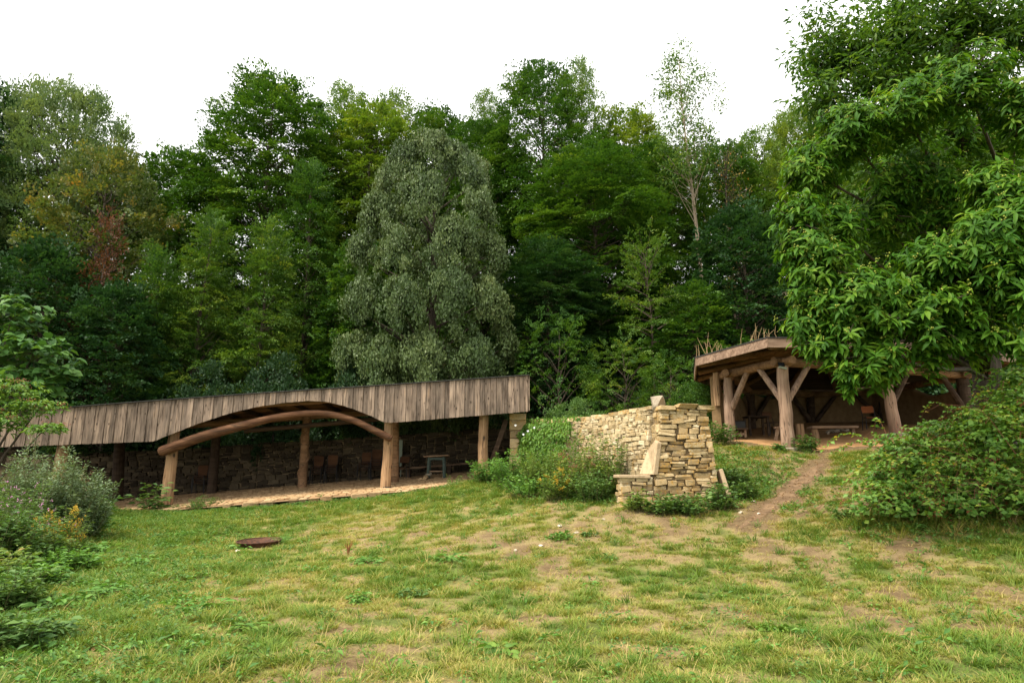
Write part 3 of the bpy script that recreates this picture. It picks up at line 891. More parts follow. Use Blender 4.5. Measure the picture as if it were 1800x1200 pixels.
def tall_ash():
    rg = np.random.default_rng(21)
    w = MB()
    tr = [(.55, 0, 0), (.50, 0, 5), (.36, .05, 9), (.22, .05, 12), (0, 0, 15), (-.12, 0, 18), (-.15, 0, 21.6)]
    w.tube(tr, [.13, .12, .11, .09, .065, .035, .01], 10, wob=.05)
    tz = np.array([p[2] for p in tr]); tx = np.array([p[0] for p in tr])
    Ps, As, Ns, ti = [], [], [], []
    for i in range(74):
        d = nrm(rg.normal(0, 1, 3)); q = rg.uniform(.25, 1.0) ** .6
        c = np.array([-.1, 0, 16.6]) + d * np.array([2.5, 2.5, 5.2]) * q
        zf = max(9.5, c[2] - rg.uniform(.8, 2.2) - .35 * np.hypot(c[0], c[1])); zf = min(zf, 21)
        x0 = np.array([np.interp(zf, tz, tx), 0, zf])
        m_ = x0 * .5 + c * .5 + rg.normal(0, .15, 3) + [0, 0, -.1]
        w.tube([x0, m_, c], [.026, .016, .005], 4, cap=False)
        for k in range(int(rg.integers(4, 7))):
            cc = c + rg.normal(0, .38, 3)
            n = int(rg.integers(14, 30))
            a = nrm(rg.normal(0, 1, (n, 3)) + [0, 0, -.2])
            Ps.append(cc + a * rg.uniform(.05, .42, n)[:, None]); As.append(a); Ns.append(rg.normal(0, .7, (n, 3)) + [0, 0, .7]); ti.append(.5 * rg.uniform() + .5 * rg.uniform(0, 1, n))
    P = np.concatenate(Ps); n = len(P); sc = rg.uniform(.7, 1.2, n)
    return w, leaves(P, np.concatenate(As), np.concatenate(Ns), .19 * sc, .09 * sc, np.concatenate(ti), 1, .15)
proto('tall_ash', 22, 3.2, tall_ash(), 'ash', 'bark_pale')
def holm_oak():
    """Lumpy evergreen: great rounded lumps, each carrying small clumps of shoots on its outer and upper side."""
    rg = np.random.default_rng(9)
    w = MB(); w.tube([(0, 0, 0), (.1, 0, 4), (0, 0, 10.5)], [.3, .22, .04], 8)
    LP = [(0, 11.2, 1.2), (-1.1, 11.0, 1.0), (1.1, 11.0, 1.0), (-1.6, 10.1, 1.3), (1.5, 10.2, 1.3), (-2.1, 8.5, 1.35), (-.2, 8.9, 1.45), (2.0, 8.5, 1.3), (-2.9, 7.3, 1.1), (-1.2, 6.8, 1.6), (1.0, 7.0, 1.6), (2.7, 7.0, 1.1),
          (-3.0, 5.0, 1.45), (-.9, 4.8, 1.6), (1.0, 5.0, 1.75), (2.9, 5.0, 1.4), (-3.5, 3.1, 1.3), (-1.8, 2.6, 1.5), (.2, 2.7, 1.6), (2.3, 2.7, 1.6), (3.7, 3.8, .95), (-2.9, 1.1, 1.3), (-.7, .9, 1.35), (1.5, .9, 1.5), (3.4, 1.5, 1.15)]
    lumps = []
    for x, z, r in LP:
        x *= 1.16 if z > 6.5 else 1.04; r *= 1.10 if z > 6.5 else 1.0
        rm = float(np.interp(z, [0, 3, 6, 9, 11, 12.3], [4.3, 4.5, 4.0, 3.2, 2.2, 1.0]))
        yy = math.sqrt(max(0.0, 1 - min(1, abs(x) / rm) ** 2)) * rm * .72
        lumps.append((np.array([x, -yy * rg.uniform(.7, 1.05), z]), r))
        lumps.append((np.array([x * .95 + rg.normal(0, .3), yy * rg.uniform(.5, 1.0), z + rg.normal(0, .5)]), r))
    P, A, Nr, T = [], [], [], []
    for c, r in lumps:
        w.tube([(0, 0, max(1, c[2] - 1.4)), c], [.06, .02], 5, cap=False)
        o = nrm(np.array([c[0] * .20, c[1] * .26, .62])); lt = rg.uniform(); r *= .86
        for j in range(int((28 if c[1] <= 0 else 14) * r * r)):
            d = nrm(rg.normal(0, .55, 3) + o); q = c + d * r * rg.uniform(.55, 1.06)
            cr = rg.uniform(.30, .54); n = 84
            dd = nrm(rg.normal(0, .8, (n, 3)) + d * .6 + [0, 0, .3])
            P.append(q + dd * (cr * rg.uniform(.1, 1, n) ** .5)[:, None]); A.append(d * .5 + rg.normal(0, .6, (n, 3)) + [0, 0, 1.0])
            Nr.append(rg.normal(0, .38, (n, 3)) + dd * .5 + d * .8 + [0, 0, .25]); T.append(np.clip(.35 * lt + .40 * rg.uniform() + .25 * rg.uniform(0, 1, n), 0, 1))
    P = np.concatenate(P); n = len(P); sc = rg.uniform(.7, 1.25, n)
    return w, leaves(P, np.concatenate(A), np.concatenate(Nr), .135 * sc, .085 * sc, np.concatenate(T), 1, .1)
proto('holm_oak', 12.6, 4.3, holm_oak(), 'oak')
proto('bush', 3.4, 2.2, clump_tree(10, [(0, 0, 1.5, 1.9, 1.8, 1.5), (-.9, -.2, 1.1, 1.2, 1.2, 1.2), (1.0, -.1, 1.0, 1.2, 1.2, 1.1), (.2, 0, 2.4, 1.1, 1.1, .9)], 130, .42, 110, .12, .07, ([(0, 0, 0), (0, 0, 2.4)], [.08, .03])), 'dark')
proto('under', 6, 3.2, fan_tree(12, 6, LOW, 40, .8, 10, 1.0, .15, .10, 40, rise=6, trunk_r=.08, droop=.3), 'beech')
def dead_tree():
    rg = np.random.default_rng(31)
    w = MB()
    w.tube([(0, 0, 0), (.1, 0, 4), (-.1, .1, 8), (.05, 0, 12)], [.16, .13, .08, .02], 7)
    Ps, As, Ns, ti = [], [], [], []
    for i in range(60):
        z = rg.uniform(3, 11.6); az = rg.uniform(0, 6.283); L = rg.uniform(.8, 2.4); e = R(rg.uniform(5, 60)); h = np.array([math.cos(az), math.sin(az), 0])
        pos = lambda s: np.array([0, 0, z]) + h * L * s * math.cos(e) + np.array([0, 0, L * s * math.sin(e)])
        w.tube([pos(s) for s in (0, .5, 1)], [.03, .02, .008], 4, cap=False)
        for k in range(3):
            q = pos(rg.uniform(.3, .9)); w.tube([q, q + rg.normal(0, .4, 3) + np.array([0, 0, .3])], [.012, .005], 3, cap=False)
        n = 26
        Ps.append(np.array([pos(s) for s in rg.uniform(.3, 1, n)]) + rg.normal(0, .25, (n, 3))); As.append(rg.normal(0, 1, (n, 3))); Ns.append(rg.normal(0, 1, (n, 3)) + [0, 0, .6]); ti.append(rg.uniform(0, 1, n))
    return w, leaves(np.concatenate(Ps), np.concatenate(As), np.concatenate(Ns), .14, .07, np.concatenate(ti), 1, .1)
proto('dead', 12, 2.2, dead_tree(), 'maple', 'bark')
proto('russet', 7, 1.6, bough_tree(14, 7, 1.6, .4, 60, leafL=.13, leafW=.07, dens=20, elev=(20, 62), jit=.4, trunk_r=.08, flat=.8), 'russet')
proto('sapling', 9, 2.6, bough_tree(15, 9, 2.6, 3.6, 40, leafL=.13, leafW=.085, dens=22, elev=(4, 50), jit=.4, trunk_r=.09, droop=.05, flat=.25), 'horn')

TREES = [
 # kind, px, top py, distance, half width px, leaf colour, label
 ('beech_b', -30, 150, 35, 150, 'syc', 'dark broad tree at the edge of the photo beside the blue-green airy tree'),
 ('ash_round', 120, 158, 37, 145, 'ash', 'blue-green rounded airy tree at the top of the wood above the turning maple'),
 ('maple', 190, 265, 33, 130, 'maple', 'yellowing maple with orange-tinged leaves below the blue-green airy tree'),
 ('russet', 212, 378, 30.6, 36, 'russet', 'small dead tree with rusty red-brown leaves'),
 ('syc', 95, 430, 29.5, 125, 'syc', 'dark sycamore standing above the roof next to the big-leaved fig'),
 ('syc', 215, 500, 28.8, 105, 'syc', 'dark low sycamore directly below the rusty red dead tree'),
 ('beech_a', 330, 275, 41, 115, 'beech', 'mid green beech filling the dip in the skyline'),
 ('beech_a', 480, 150, 40, 158, 'beech', 'tall spreading green beech with ragged top over the arch'),
 ('horn_a', 372, 385, 31.5, 95, 'horn', 'pale-tipped young hornbeam with pointed top above the long plain end of the roof'),
 ('horn_b', 470, 395, 32, 90, 'horn', 'pale-tipped hornbeam between the pointed young hornbeam and the grey-green oak'),
 ('horn_a', 545, 285, 35.5, 105, 'beech', 'conical layered hornbeam standing just behind the grey-green oak'),
 ('horn_b', 285, 440, 30, 85, 'beech', 'leafy hornbeam beside the rusty red dead tree, reaching down towards the roof'),
 ('birch', 610, 152, 45, 90, 'yellow', 'thin-topped yellow-green birch on the skyline beside the spreading beech'),
 ('birch', 695, 165, 46, 85, 'yellow', 'yellow-green birch on the skyline above the grey-green oak'),
 ('beech_b', 770, 205, 45, 105, 'beech', 'green tree showing only its top over the grey-green oak'),
 ('birch', 855, 160, 45, 55, 'yellow', 'sparse slender birch with bare gaps on the skyline, between oak and tall beech'),
 ('holm_oak', 766, 250, 30.5, 156, 'oak', 'grey-green holm oak with dense rounded crown behind the end of the shelter'),
 ('beech_b', 955, 126, 41, 118, 'beech', 'tall twin-topped beech near the middle of the skyline'),
 ('birch', 1022, 105, 43, 60, 'yellow', 'yellow-leaved birch rising highest in the middle of the wood'),
 ('beech_a', 1040, 265, 36, 150, 'beech', 'dense dark green beech standing right of the grey-green oak'),
 ('tall_ash', 1196, 80, 37, 78, 'horn', 'tall lone ash with pale curved trunk and airy crown against the sky'),
 ('dead', 1272, 255, 37, 55, 'maple', 'half dead bare-twigged tree beside the pale curved ash trunk'),
 ('beech_b', 1150, 265, 40, 100, 'beech', 'green beech around the foot of the tall pale ash'),
 ('birch', 1325, 230, 43, 75, 'yellow', 'yellowish birch on the low skyline near the sweet chestnut'),
 ('ash_round', 1400, 195, 45, 100, 'yellow', 'golden green tree half hidden behind the sweet chestnut'),
 ('sapling', 1140, 400, 29.5, 78, 'horn', 'slim young tree with bright yellow-green layered boughs above the stone wall'),
 ('syc', 1300, 370, 32, 125, 'syc', 'dark large-leaved sycamore over the pavilion roof'),
 ('syc', 1215, 500, 30, 95, 'beech', 'dark leafy sycamore between the slim young tree and the pavilion roof'),
 ('beech_a', 960, 430, 32, 115, 'syc', 'dark shaded beech beside the lower crown of the grey-green oak'),
 ('under', 985, 545, 28.5, 95, 'beech', 'low beech with drooping layered boughs over the end of the shelter roof'),
 ('under', 1090, 585, 27.5, 95, 'horn', 'low young beech behind the middle of the stone wall'),
 ('under', 1180, 620, 26.5, 70, 'beech', 'small beech behind the boulder on the wall'),
 ('bush', 1010, 700, 24.2, 58, 'nettle', 'rounded dark bush peeping over the ivy end of the stone wall'),
 ('bush', 1222, 665, 25, 48, 'beech', 'leafy bush beside the pavilion just left of its first log post'),
 ('bush', 722, 636, 28.8, 50, 'oak', 'pale grey-green bush behind the shelter roof below the oak'),
 ('bush', 812, 612, 29.0, 70, 'oak', 'grey-green bush under the oak near the raised end of the roof'),
 ('bush', 490, 628, 29.0, 85, 'dark', 'dark evergreen bush above the top of the arch'),
 ('bush', 620, 640, 29.0, 75, 'dark', 'very dark evergreen bush in the shade of the oak'),
 ('bush', 370, 640, 29.2, 75, 'dark', 'dark evergreen bush over the roof where the arch begins'),
 ('beech_a', 655, 195, 42, 120, 'yellow', 'bright yellow-green beech filling the skyline between two birches'),
 ('beech_a', 850, 225, 42, 110, 'beech', 'green beech filling the skyline right of the oak top'),
 ('beech_b', 1095, 205, 43, 105, 'yellow', 'light green beech on the skyline left of the tall pale ash'),
 ('beech_b', 1270, 262, 43, 100, 'beech', 'green beech behind the half dead bare-twigged tree'),
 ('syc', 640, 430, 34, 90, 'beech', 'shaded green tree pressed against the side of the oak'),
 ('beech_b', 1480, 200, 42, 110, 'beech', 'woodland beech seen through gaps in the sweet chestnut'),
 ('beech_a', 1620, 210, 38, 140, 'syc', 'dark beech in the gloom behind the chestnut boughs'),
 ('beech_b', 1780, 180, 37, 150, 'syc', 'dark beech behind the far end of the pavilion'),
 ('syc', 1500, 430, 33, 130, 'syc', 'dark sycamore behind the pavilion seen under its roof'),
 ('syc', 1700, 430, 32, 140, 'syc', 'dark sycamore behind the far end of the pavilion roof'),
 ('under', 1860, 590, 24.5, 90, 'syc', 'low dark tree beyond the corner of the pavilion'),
 ('beech_a', -150, 200, 33, 150, 'syc', 'dark beech beyond the end of the shelter'),
]
TGRP = 'trees on the wooded bank'
_rt = np.random.default_rng(77)
def place_tree(kind, px, pty, D, hw, lm, label):
    H0, R0, tm, cm = PROTO[kind]
    top = at(px, pty, D)
    z0 = gz(top.x, D) - .15
    sz = (top.z - z0) / H0
    sxy = hw / F_PX * D / R0
    sxy = min(max(sxy, .45 * sz), 1.9 * sz)
    nm = {'beech_a': 'beech_tree', 'beech_b': 'beech_tree', 'horn_a': 'hornbeam_tree', 'horn_b': 'hornbeam_tree', 'birch': 'birch_tree', 'maple': 'maple_tree', 'syc': 'sycamore_tree',
          'ash_round': 'ash_tree', 'tall_ash': 'ash_tree', 'holm_oak': 'holm_oak', 'bush': 'bush', 'under': 'beech_tree', 'dead': 'dying_tree', 'russet': 'dead_tree', 'sapling': 'young_tree'}[kind]
    e = empty(nm, (top.x, D, z0), label, 'bush' if kind == 'bush' else 'tree', 'bushes under the trees' if kind == 'bush' else TGRP, rz=0 if kind in ('tall_ash', 'holm_oak') else _rt.uniform(0, 6.28))
    e.scale = (sxy, sxy, sz)
    a = obj('trunk', tm, e)
    c = obj('crown', cm, e)
    c.material_slots[0].link = 'OBJECT'; c.material_slots[0].material = LM[lm]
    return e
for T_ in TREES:
    place_tree(*T_)

# far wood on the upper slope: one mass closing the view between the trees
def far_wood():
    rg = np.random.default_rng(5)
    parts = []
    n_cl = 1500
    x = rg.uniform(-62, 62, n_cl); y = rg.uniform(46, 62, n_cl)
    g = ground_np(x, y)
    px_like = x / y
    hcap = 12.5 + 2.5 * fbm(x, y, .12, 2)
    z = g + rg.uniform(0.0, 1, n_cl) ** .8 * hcap
    per = 70
    idx = np.repeat(np.arange(n_cl), per); n = len(idx)
    dd = nrm(rg.normal(0, 1, (n, 3)) + [0, -.3, .4])
    P = np.stack([x, y, z], 1)[idx] + dd * rg.uniform(.3, 1.7, n)[:, None]
    sc = rg.uniform(.8, 1.3, n)
    return leaves(P, dd + rg.normal(0, .5, (n, 3)), rg.normal(0, .6, (n, 3)) + [0, 0, 1], .38 * sc, .26 * sc, np.clip(.5 * rg.uniform(0, 1, n_cl)[idx] + .5 * rg.uniform(0, 1, n), 0, 1), 1)
tag(obj('far_woods', leaf_mesh('far_woods', LM['beech'], [far_wood()])), 'far wood on the upper slope behind the nearer trees', 'woods', kind='stuff')
# undergrowth on the bank
def undergrowth():
    rg = np.random.default_rng(6)
    n_cl = 1100
    x = rg.uniform(-32, 34, n_cl); y = rg.uniform(27.8, 40, n_cl)
    k = ~((np.hypot(x - 11.2, y - 22.8) < 7.0))
    x, y = x[k], y[k]; n_cl = len(x)
    z = ground_np(x, y) + rg.uniform(.1, 1.2, n_cl)
    per = 60
    idx = np.repeat(np.arange(n_cl), per); n = len(idx)
    dd = nrm(rg.normal(0, 1, (n, 3)) + [0, -.2, .5])
    P = np.stack([x, y, z], 1)[idx] + dd * rg.uniform(.1, .75, n)[:, None]
    sc = rg.uniform(.7, 1.3, n)
    return leaves(P, dd + rg.normal(0, .5, (n, 3)), rg.normal(0, .5, (n, 3)) + [0, 0, 1], .17 * sc, .12 * sc, np.clip(rg.uniform(0, 1, n), 0, 1), 1)
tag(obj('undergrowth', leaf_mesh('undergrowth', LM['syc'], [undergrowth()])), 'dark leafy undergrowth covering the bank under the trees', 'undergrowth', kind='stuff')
# ------------------------------------------------------------------ stones
def stone_variant(k):
    bm = bmesh.new()
    bmesh.ops.create_cube(bm, size=2.0)
    rg = random.Random(100 + k)
    for v in bm.verts:
        v.co.x *= rg.uniform(.76, 1.0); v.co.y *= rg.uniform(.85, 1.0); v.co.z *= rg.uniform(.74, 1.0)
    bmesh.ops.bevel(bm, geom=bm.edges[:], offset=.13, segments=1, affect='EDGES')
    for v in bm.verts:
        v.co += Vector((rg.uniform(-.07, .07), rg.uniform(-.07, .07), rg.uniform(-.10, .10)))
    bm.normal_update()
    me = bpy.data.meshes.new('stone')
    bm.to_mesh(me); bm.free()
    me.shade_flat()
    return me
SV = [stone_variant(k) for k in range(18)]
SV_V = [np.array([v.co[:] for v in s.vertices]) for s in SV]
SV_F = [[tuple(p.vertices) for p in s.polygons] for s in SV]

def lay_stones(bl, br, tr, tl, hr, wr, depth, seed, wave=.03, split=.25, proud=.02, n=None):
    """Dry-stone courses over the quad bl-br-tr-tl; returns (centre, 3x3 axes, half sizes)."""
    rg = random.Random(seed)
    bl, br, tr, tl = map(Vector, (bl, br, tr, tl))
    H = ((tl - bl).length + (tr - br).length) / 2
    n = n or ((br - bl).cross(tl - bl)).normalized()
    P = lambda u, v: (bl * (1 - u) + br * u) * (1 - v) + (tl * (1 - u) + tr * u) * v
    out = []
    v = 0.0
    ph = rg.uniform(0, 6)
    while v < 1:
        h = rg.uniform(*hr) / H
        if v + h > 1 - .5 * hr[0] / H: h = 1 - v
        Lr = (P(1, v + h / 2) - P(0, v + h / 2)).length
        u = 0.0
        while u < 1:
            w = rg.uniform(*wr) * (.7 + .5 * h * H / hr[1]) / Lr
            if u + w > 1 - .45 * wr[0] / Lr: w = 1 - u
            pieces = [(v, h)]
            if h * H > hr[0] * 1.35 and rg.random() < split:
                q = rg.uniform(.38, .62); pieces = [(v, h * q), (v + h * q, h * (1 - q))]
            for (v0, hh) in pieces:
                uu = u + w / 2 + (rg.uniform(-.1, .1) * w if len(pieces) > 1 else 0)
                c = P(min(max(uu, w * .3), 1 - w * .3), v0 + hh / 2)
                xd = (P(1, v0 + hh / 2) - P(0, v0 + hh / 2)).normalized()
                wv = wave * math.sin(u * Lr * 1.3 + v * 5 + ph) + wave * .5 * math.sin(u * Lr * 3.1 + v * 9)
                upv = (tl - bl).normalized()
                c = c + upv * wv * (1 if 0.05 < v < .93 else .3)
                yd = -n
                zd = xd.cross(yd).normalized(); yd = zd.cross(xd)
                tilt = rg.gauss(0, .06)
                Mx = Matrix((xd, yd, zd)).transposed() @ Matrix.Rotation(tilt, 3, 'Y') @ Matrix.Rotation(rg.gauss(0, .05), 3, 'Z') @ Matrix.Rotation(rg.gauss(0, .05), 3, 'X')
                d = depth * rg.uniform(.85, 1.15)
                c = c + n * (rg.uniform(-proud, proud) - d / 2 + proud)
                out.append((c, Mx, (w * Lr / 2 * 1.0, d / 2, hh * H / 2 * 1.10)))
            u += w
        v += h
    return out

def put_stones(root, stones, mat, bulk_mat, limit=300, name='stone', cam_order=True, seed=0):
    rg = random.Random(seed)
    o0 = Vector(root.location)
    cp_ = Vector((0, 0, CAM_Z))
    key = lambda s: -(s[2][0] * s[2][2]) / max((s[0] - cp_).length, .1) ** 2
    st = sorted(stones, key=key)
    meshes = []
    for k in range(len(SV)):
        m_ = SV[k].copy(); m_.materials.clear(); m_.materials.append(mat); m_.name = name; meshes.append(m_)
    for c, Mx, hs in st[:limit]:
        o = bpy.data.objects.new(name, meshes[rg.randrange(len(SV))])
        COL.objects.link(o)
        o.parent = root
        o.matrix_basis = Matrix.Translation(c - o0) @ Mx.to_4x4() @ Matrix.Diagonal((*hs, 1))
    if len(st) > limit:
        V, Fq, Ft, ti, n = [], [], [], [], 0
        for c, Mx, hs in st[limit:]:
            k = rg.randrange(len(SV))
            q = SV_V[k] * np.array(hs) @ np.array(Mx).T + np.array(c - o0)
            V.append(q); ti += [rg.random()] * len(q)
            for f in SV_F[k]:
                (Fq if len(f) == 4 else Ft).append(tuple(i + n for i in f))
            n += len(q)
        o = obj('small_' + name + 's', np_mesh('small_' + name + 's', np.concatenate(V), np.array(Fq), np.array(Ft), bulk_mat, np.array(ti), smooth=False), root)
        o['kind'] = 'stuff'

# ------------------------------------------------------------------ the long stone wall and its pier
W0 = Vector((3.02, 15.0)); W1 = Vector((0.52, 22.9))                  # foot of the visible face, near and far
wdir = (W1 - W0).normalized(); wn = Vector((wdir.y * -1, wdir.x)); wn = Vector((-abs(wn.x), -abs(wn.y))).normalized()
def wall_top(s):
    return (at(1163, 717, 15.0).z) * (1 - s) + at(925, 741, 22.9).z * s - .10 * math.sin(s * math.pi)
wall = empty('stone_wall', (W0.x, W0.y, gz(W0.x, W0.y)), 'long dry stone wall of pale rubble running back from the pier to the shelter', 'wall')
st = []
NS = 6
for k in range(NS):
    s0, s1 = k / NS, (k + 1) / NS
    p0, p1 = W0.lerp(W1, s0), W0.lerp(W1, s1)
    z0, z1 = gz(p0.x, p0.y) - .15, gz(p1.x, p1.y) - .15
    b0, b1 = Vector((p0.x, p0.y, z0)), Vector((p1.x, p1.y, z1))
    t0, t1 = Vector((p0.x - wn.x * .16, p0.y - wn.y * .16, wall_top(s0))), Vector((p1.x - wn.x * .16, p1.y - wn.y * .16, wall_top(s1)))
    st += lay_stones(b1, b0, t0, t1, (.05, .12), (.12, .36), .2, 40 + k, n=Vector((wn.x, wn.y, 0)), proud=.025)
put_stones(wall, st, M['stone'], M['stone_bulk'], seed=4)
cm = MB()
for k in range(NS):
    s0, s1 = k / NS, (k + 1) / NS
    q = []
    for s in (s0, s1):
        p = W0.lerp(W1, s); z = gz(p.x, p.y) - .3; zt = wall_top(s) - .02
        for o_, zz in ((.09, z), (.75, z), (.62, zt), (.24, zt)):
            q.append((p.x - wn.x * o_, p.y - wn.y * o_, zz))
    cm.add(q, [(0, 3, 7, 4), (3, 2, 6, 7), (2, 1, 5, 6), (0, 1, 2, 3), (4, 7, 6, 5)])
cm.build('core', M['core'], wall)
# flat capping stones
cap = []
rg_ = random.Random(9)
s = 0.0
Lw = (W1 - W0).length
while s < 1:
    w = rg_.uniform(.35, .75) / Lw
    p = W0.lerp(W1, s + w / 2)
    c = Vector((p.x - wn.x * .44, p.y - wn.y * .44, wall_top(s + w / 2) + rg_.uniform(.0, .03)))
    xd = Vector((wdir.x, wdir.y, (wall_top(1) - wall_top(0)) / Lw)).normalized(); yd = Vector((-wn.x, -wn.y, 0)); zd = xd.cross(yd).normalized()
    if zd.z < 0: zd = -zd; 
    Mx = Matrix((xd, zd.cross(xd), zd)).transposed() @ Matrix.Rotation(rg_.gauss(0, .02), 3, 'Y')
    cap.append((c, Mx, (w * Lw / 2 * 1.02, .33, rg_.uniform(.05, .075))))
    s += w
put_stones(wall, cap, M['stone_pier'], M['stone_bulk'], name='capping_stone', seed=6)

# pier
pz = gz(3.7, 14.3)
pier = empty('stone_pier', (3.7, 14.6, pz), 'stout lichened stone pier with a stone seat at the near end of the wall', 'pier')
Fy0, Fy1 = 14.35, 14.55
fbl, fbr = at(1143, 893, Fy0), at(1269, 888, Fy0)
ftl, ftr = at(1160, 719, Fy1), at(1243, 721, Fy1)
fbl.z -= .25; fbr.z -= .25
FN = Vector((0, -1, .0))
st = lay_stones(fbl, fbr, ftr, ftl, (.055, .135), (.13, .42), .24, 61, n=Vector((0, -1, .05)).normalized(), proud=.04, split=.42, wave=.05)
DEP = 1.0
rbl, rtl = fbr + Vector((-.02, DEP + .25, .1)), ftr + Vector((-.0, DEP, 0))
st += lay_stones(fbr + Vector((-.05, .03, 0)), rbl, rtl, ftr + Vector((-.05, .03, 0)), (.08, .19), (.18, .42), .22, 62, n=Vector((1, 0, .1)).normalized())
# the face towards the wall, above the seat
lbl, ltl = fbl + Vector((.0, .62, 0)), ftl + Vector((-.03, .52, 0))
st += lay_stones(lbl, fbl + Vector((.04, .02, 0)), ftl + Vector((.04, .02, 0)), ltl, (.07, .18), (.14, .34), .2, 63, n=Vector((-1, 0, 0)))
# seat block
sA, sB = at(1091, 893, Fy0), at(1150, 893, Fy0); zs = at(1100, 840, Fy0).z
sA.z -= .25; sB.z -= .25
tA, tB = Vector((sA.x + .02, Fy0 + .03, zs)), Vector((sB.x, Fy0 + .03, zs))
st += lay_stones(sA, sB, tB, tA, (.06, .13), (.14, .36), .2, 64, n=Vector((0, -1, 0)), proud=.02)
st += lay_stones(sA + Vector((0, .6, .02)), sA + Vector((.02, .03, 0)), tA + Vector((.02, 0, 0)), tA + Vector((0, .6, 0)), (.08, .16), (.16, .3), .2, 65, n=Vector((-1, 0, 0)))
put_stones(pier, st, M['stone_pier'], M['stone_bulk'], seed=8)
cm = MB()
i_ = .07
cm.add([fbl + Vector((i_, i_, 0)), fbr + Vector((-i_, i_, 0)), rbl + Vector((-i_, 0, 0)), fbl + Vector((i_, 1.2, 0)),
        ftl + Vector((i_, i_, -.04)), ftr + Vector((-i_, i_, -.04)), rtl + Vector((-i_, 0, -.04)), ftl + Vector((i_, 1.0, -.04))],
       [(0, 1, 5, 4), (1, 2, 6, 5), (2, 3, 7, 6), (3, 0, 4, 7), (4, 5, 6, 7)])
cm.box(((sA.x + sB.x) / 2 + .05, Fy0 + .36, (sA.z + zs) / 2), (sB.x - sA.x - .06, .56, zs - sA.z - .02))
cm.build('core', M['core'], pier)
# seat slab, back slab
sb = MB(); sb.box((sA.x + .31, Fy0 + .30, zs + .035), (.70, .66, .07), Matrix.Rotation(.02, 3, 'Y'))
sb.build('seat_slab', M['slab'], pier, bevel=.012)
b0 = at(1129, 833, Fy0 + .18); 
bs = MB()
lo_f, lo_b = at(1153, 834, Fy0 - .02) + Vector((-.02, 0, 0)), at(1126, 833, Fy0 + .5)
hi_f, hi_b = at(1163, 778, Fy0 + .06) + Vector((-.06, 0, .0)), at(1141, 791, Fy0 + .62)
mid_t = at(1153, 773, Fy0 + .2)
th = Vector((.07, .02, .0))
front = [lo_b, lo_f, hi_f, mid_t, hi_b]
bs.add([p - th * .5 for p in front] + [p + th for p in front], [(0, 1, 2, 3, 4), (9, 8, 7, 6, 5)] + [(i, i + 5, (i + 1) % 5 + 5, (i + 1) % 5) for i in range(5)])
bs.build('back_slab', M['slab'], pier, bevel=.01)
# capping of the pier
capst = []
for (px_, w_) in ((1170, .42), (1205, .50), (1236, .46)):
    q = at(px_, 715, Fy1 + .1)
    capst.append((Vector((q.x, Fy1 + .38, ftl.z + .03 + (.03 if px_ == 1205 else 0) - .00)), Matrix.Rotation(random.uniform(-.05, .05), 3, 'Y'), (w_ / 2, .52, .06)))
put_stones(pier, capst, M['stone_pier'], M['stone_bulk'], name='capping_stone', seed=12)
# slab leaning on the right foot of the pier
ls = MB(); q0 = at(1275, 868, 14.5); q1 = at(1256, 826, 14.62)
ls.beam(q0 + Vector((.06, 0, -.08)), q1 + Vector((.10, 0, 0)), .30, .09, up=(1, 0, .3))
tag(ls.build('leaning_slab', M['slab'], None, bevel=.015), 'narrow stone slab leaning against the foot of the pier', 'slab')

def boulder(name, c, size, seed, label, cat, mat, flat=1.0, group=None):
    bm = bmesh.new()
    bmesh.ops.create_icosphere(bm, subdivisions=3, radius=1)
    rg = random.Random(seed)
    pl = [(Vector((rg.gauss(0, 1), rg.gauss(0, 1), rg.gauss(0, 1))).normalized(), rg.uniform(.42, .72)) for _ in range(11)]
    for v in bm.verts:
        for n_, d_ in pl:
            k = v.co.dot(n_) - d_
            if k > 0: v.co -= n_ * k
        v.co *= rg.uniform(.985, 1.015)
        v.co.z *= flat
        v.co *= size
    me_ = bpy.data.meshes.new(name); bm.to_mesh(me_); bm.free(); me_.materials.append(mat); me_.shade_flat()
    return tag(obj(name, me_, None, c), label, cat, group)
q = at(1158, 702, 15.0)
boulder('boulder', (q.x, 15.05, wall_top(0.02) + .15), .27, 5, 'rounded grey boulder balanced on top of the stone wall beside the pier', 'boulder', M['boulder'])

# ------------------------------------------------------------------ timber shelter
FY = 21.95
top_c = [(-70, 731), (37, 722.5), (250, 706), (450, 691.5), (700, 675.5), (928, 659.5)]
bot_c = [(-70, 789), (30, 784.5), (269, 775.5), (300, 763), (350, 743.5), (400, 727), (450, 715), (500, 707.5), (545, 704), (575, 706), (600, 712), (625, 720), (650, 730), (675, 742), (690, 742.5), (928, 723)]
def curve_xz(c):
    p = [at(a, b, FY) for a, b in c]
    return np.array([q.x for q in p]), np.array([q.z for q in p])
TX, TZ = curve_xz(top_c); BX, BZ = curve_xz(bot_c)
ftop = lambda x: float(np.interp(x, TX, TZ)); fbot = lambda x: float(np.interp(x, BX, BZ))
shl = at(480, 880, 22.4)
shel = empty('timber_shelter', (shl.x, 24.5, floor_z(shl.x, 24.5)), 'long open timber shelter with a weathered board fascia and a curved log arch', 'shelter')
x = TX[0]; k = 0
rgb = random.Random(21)
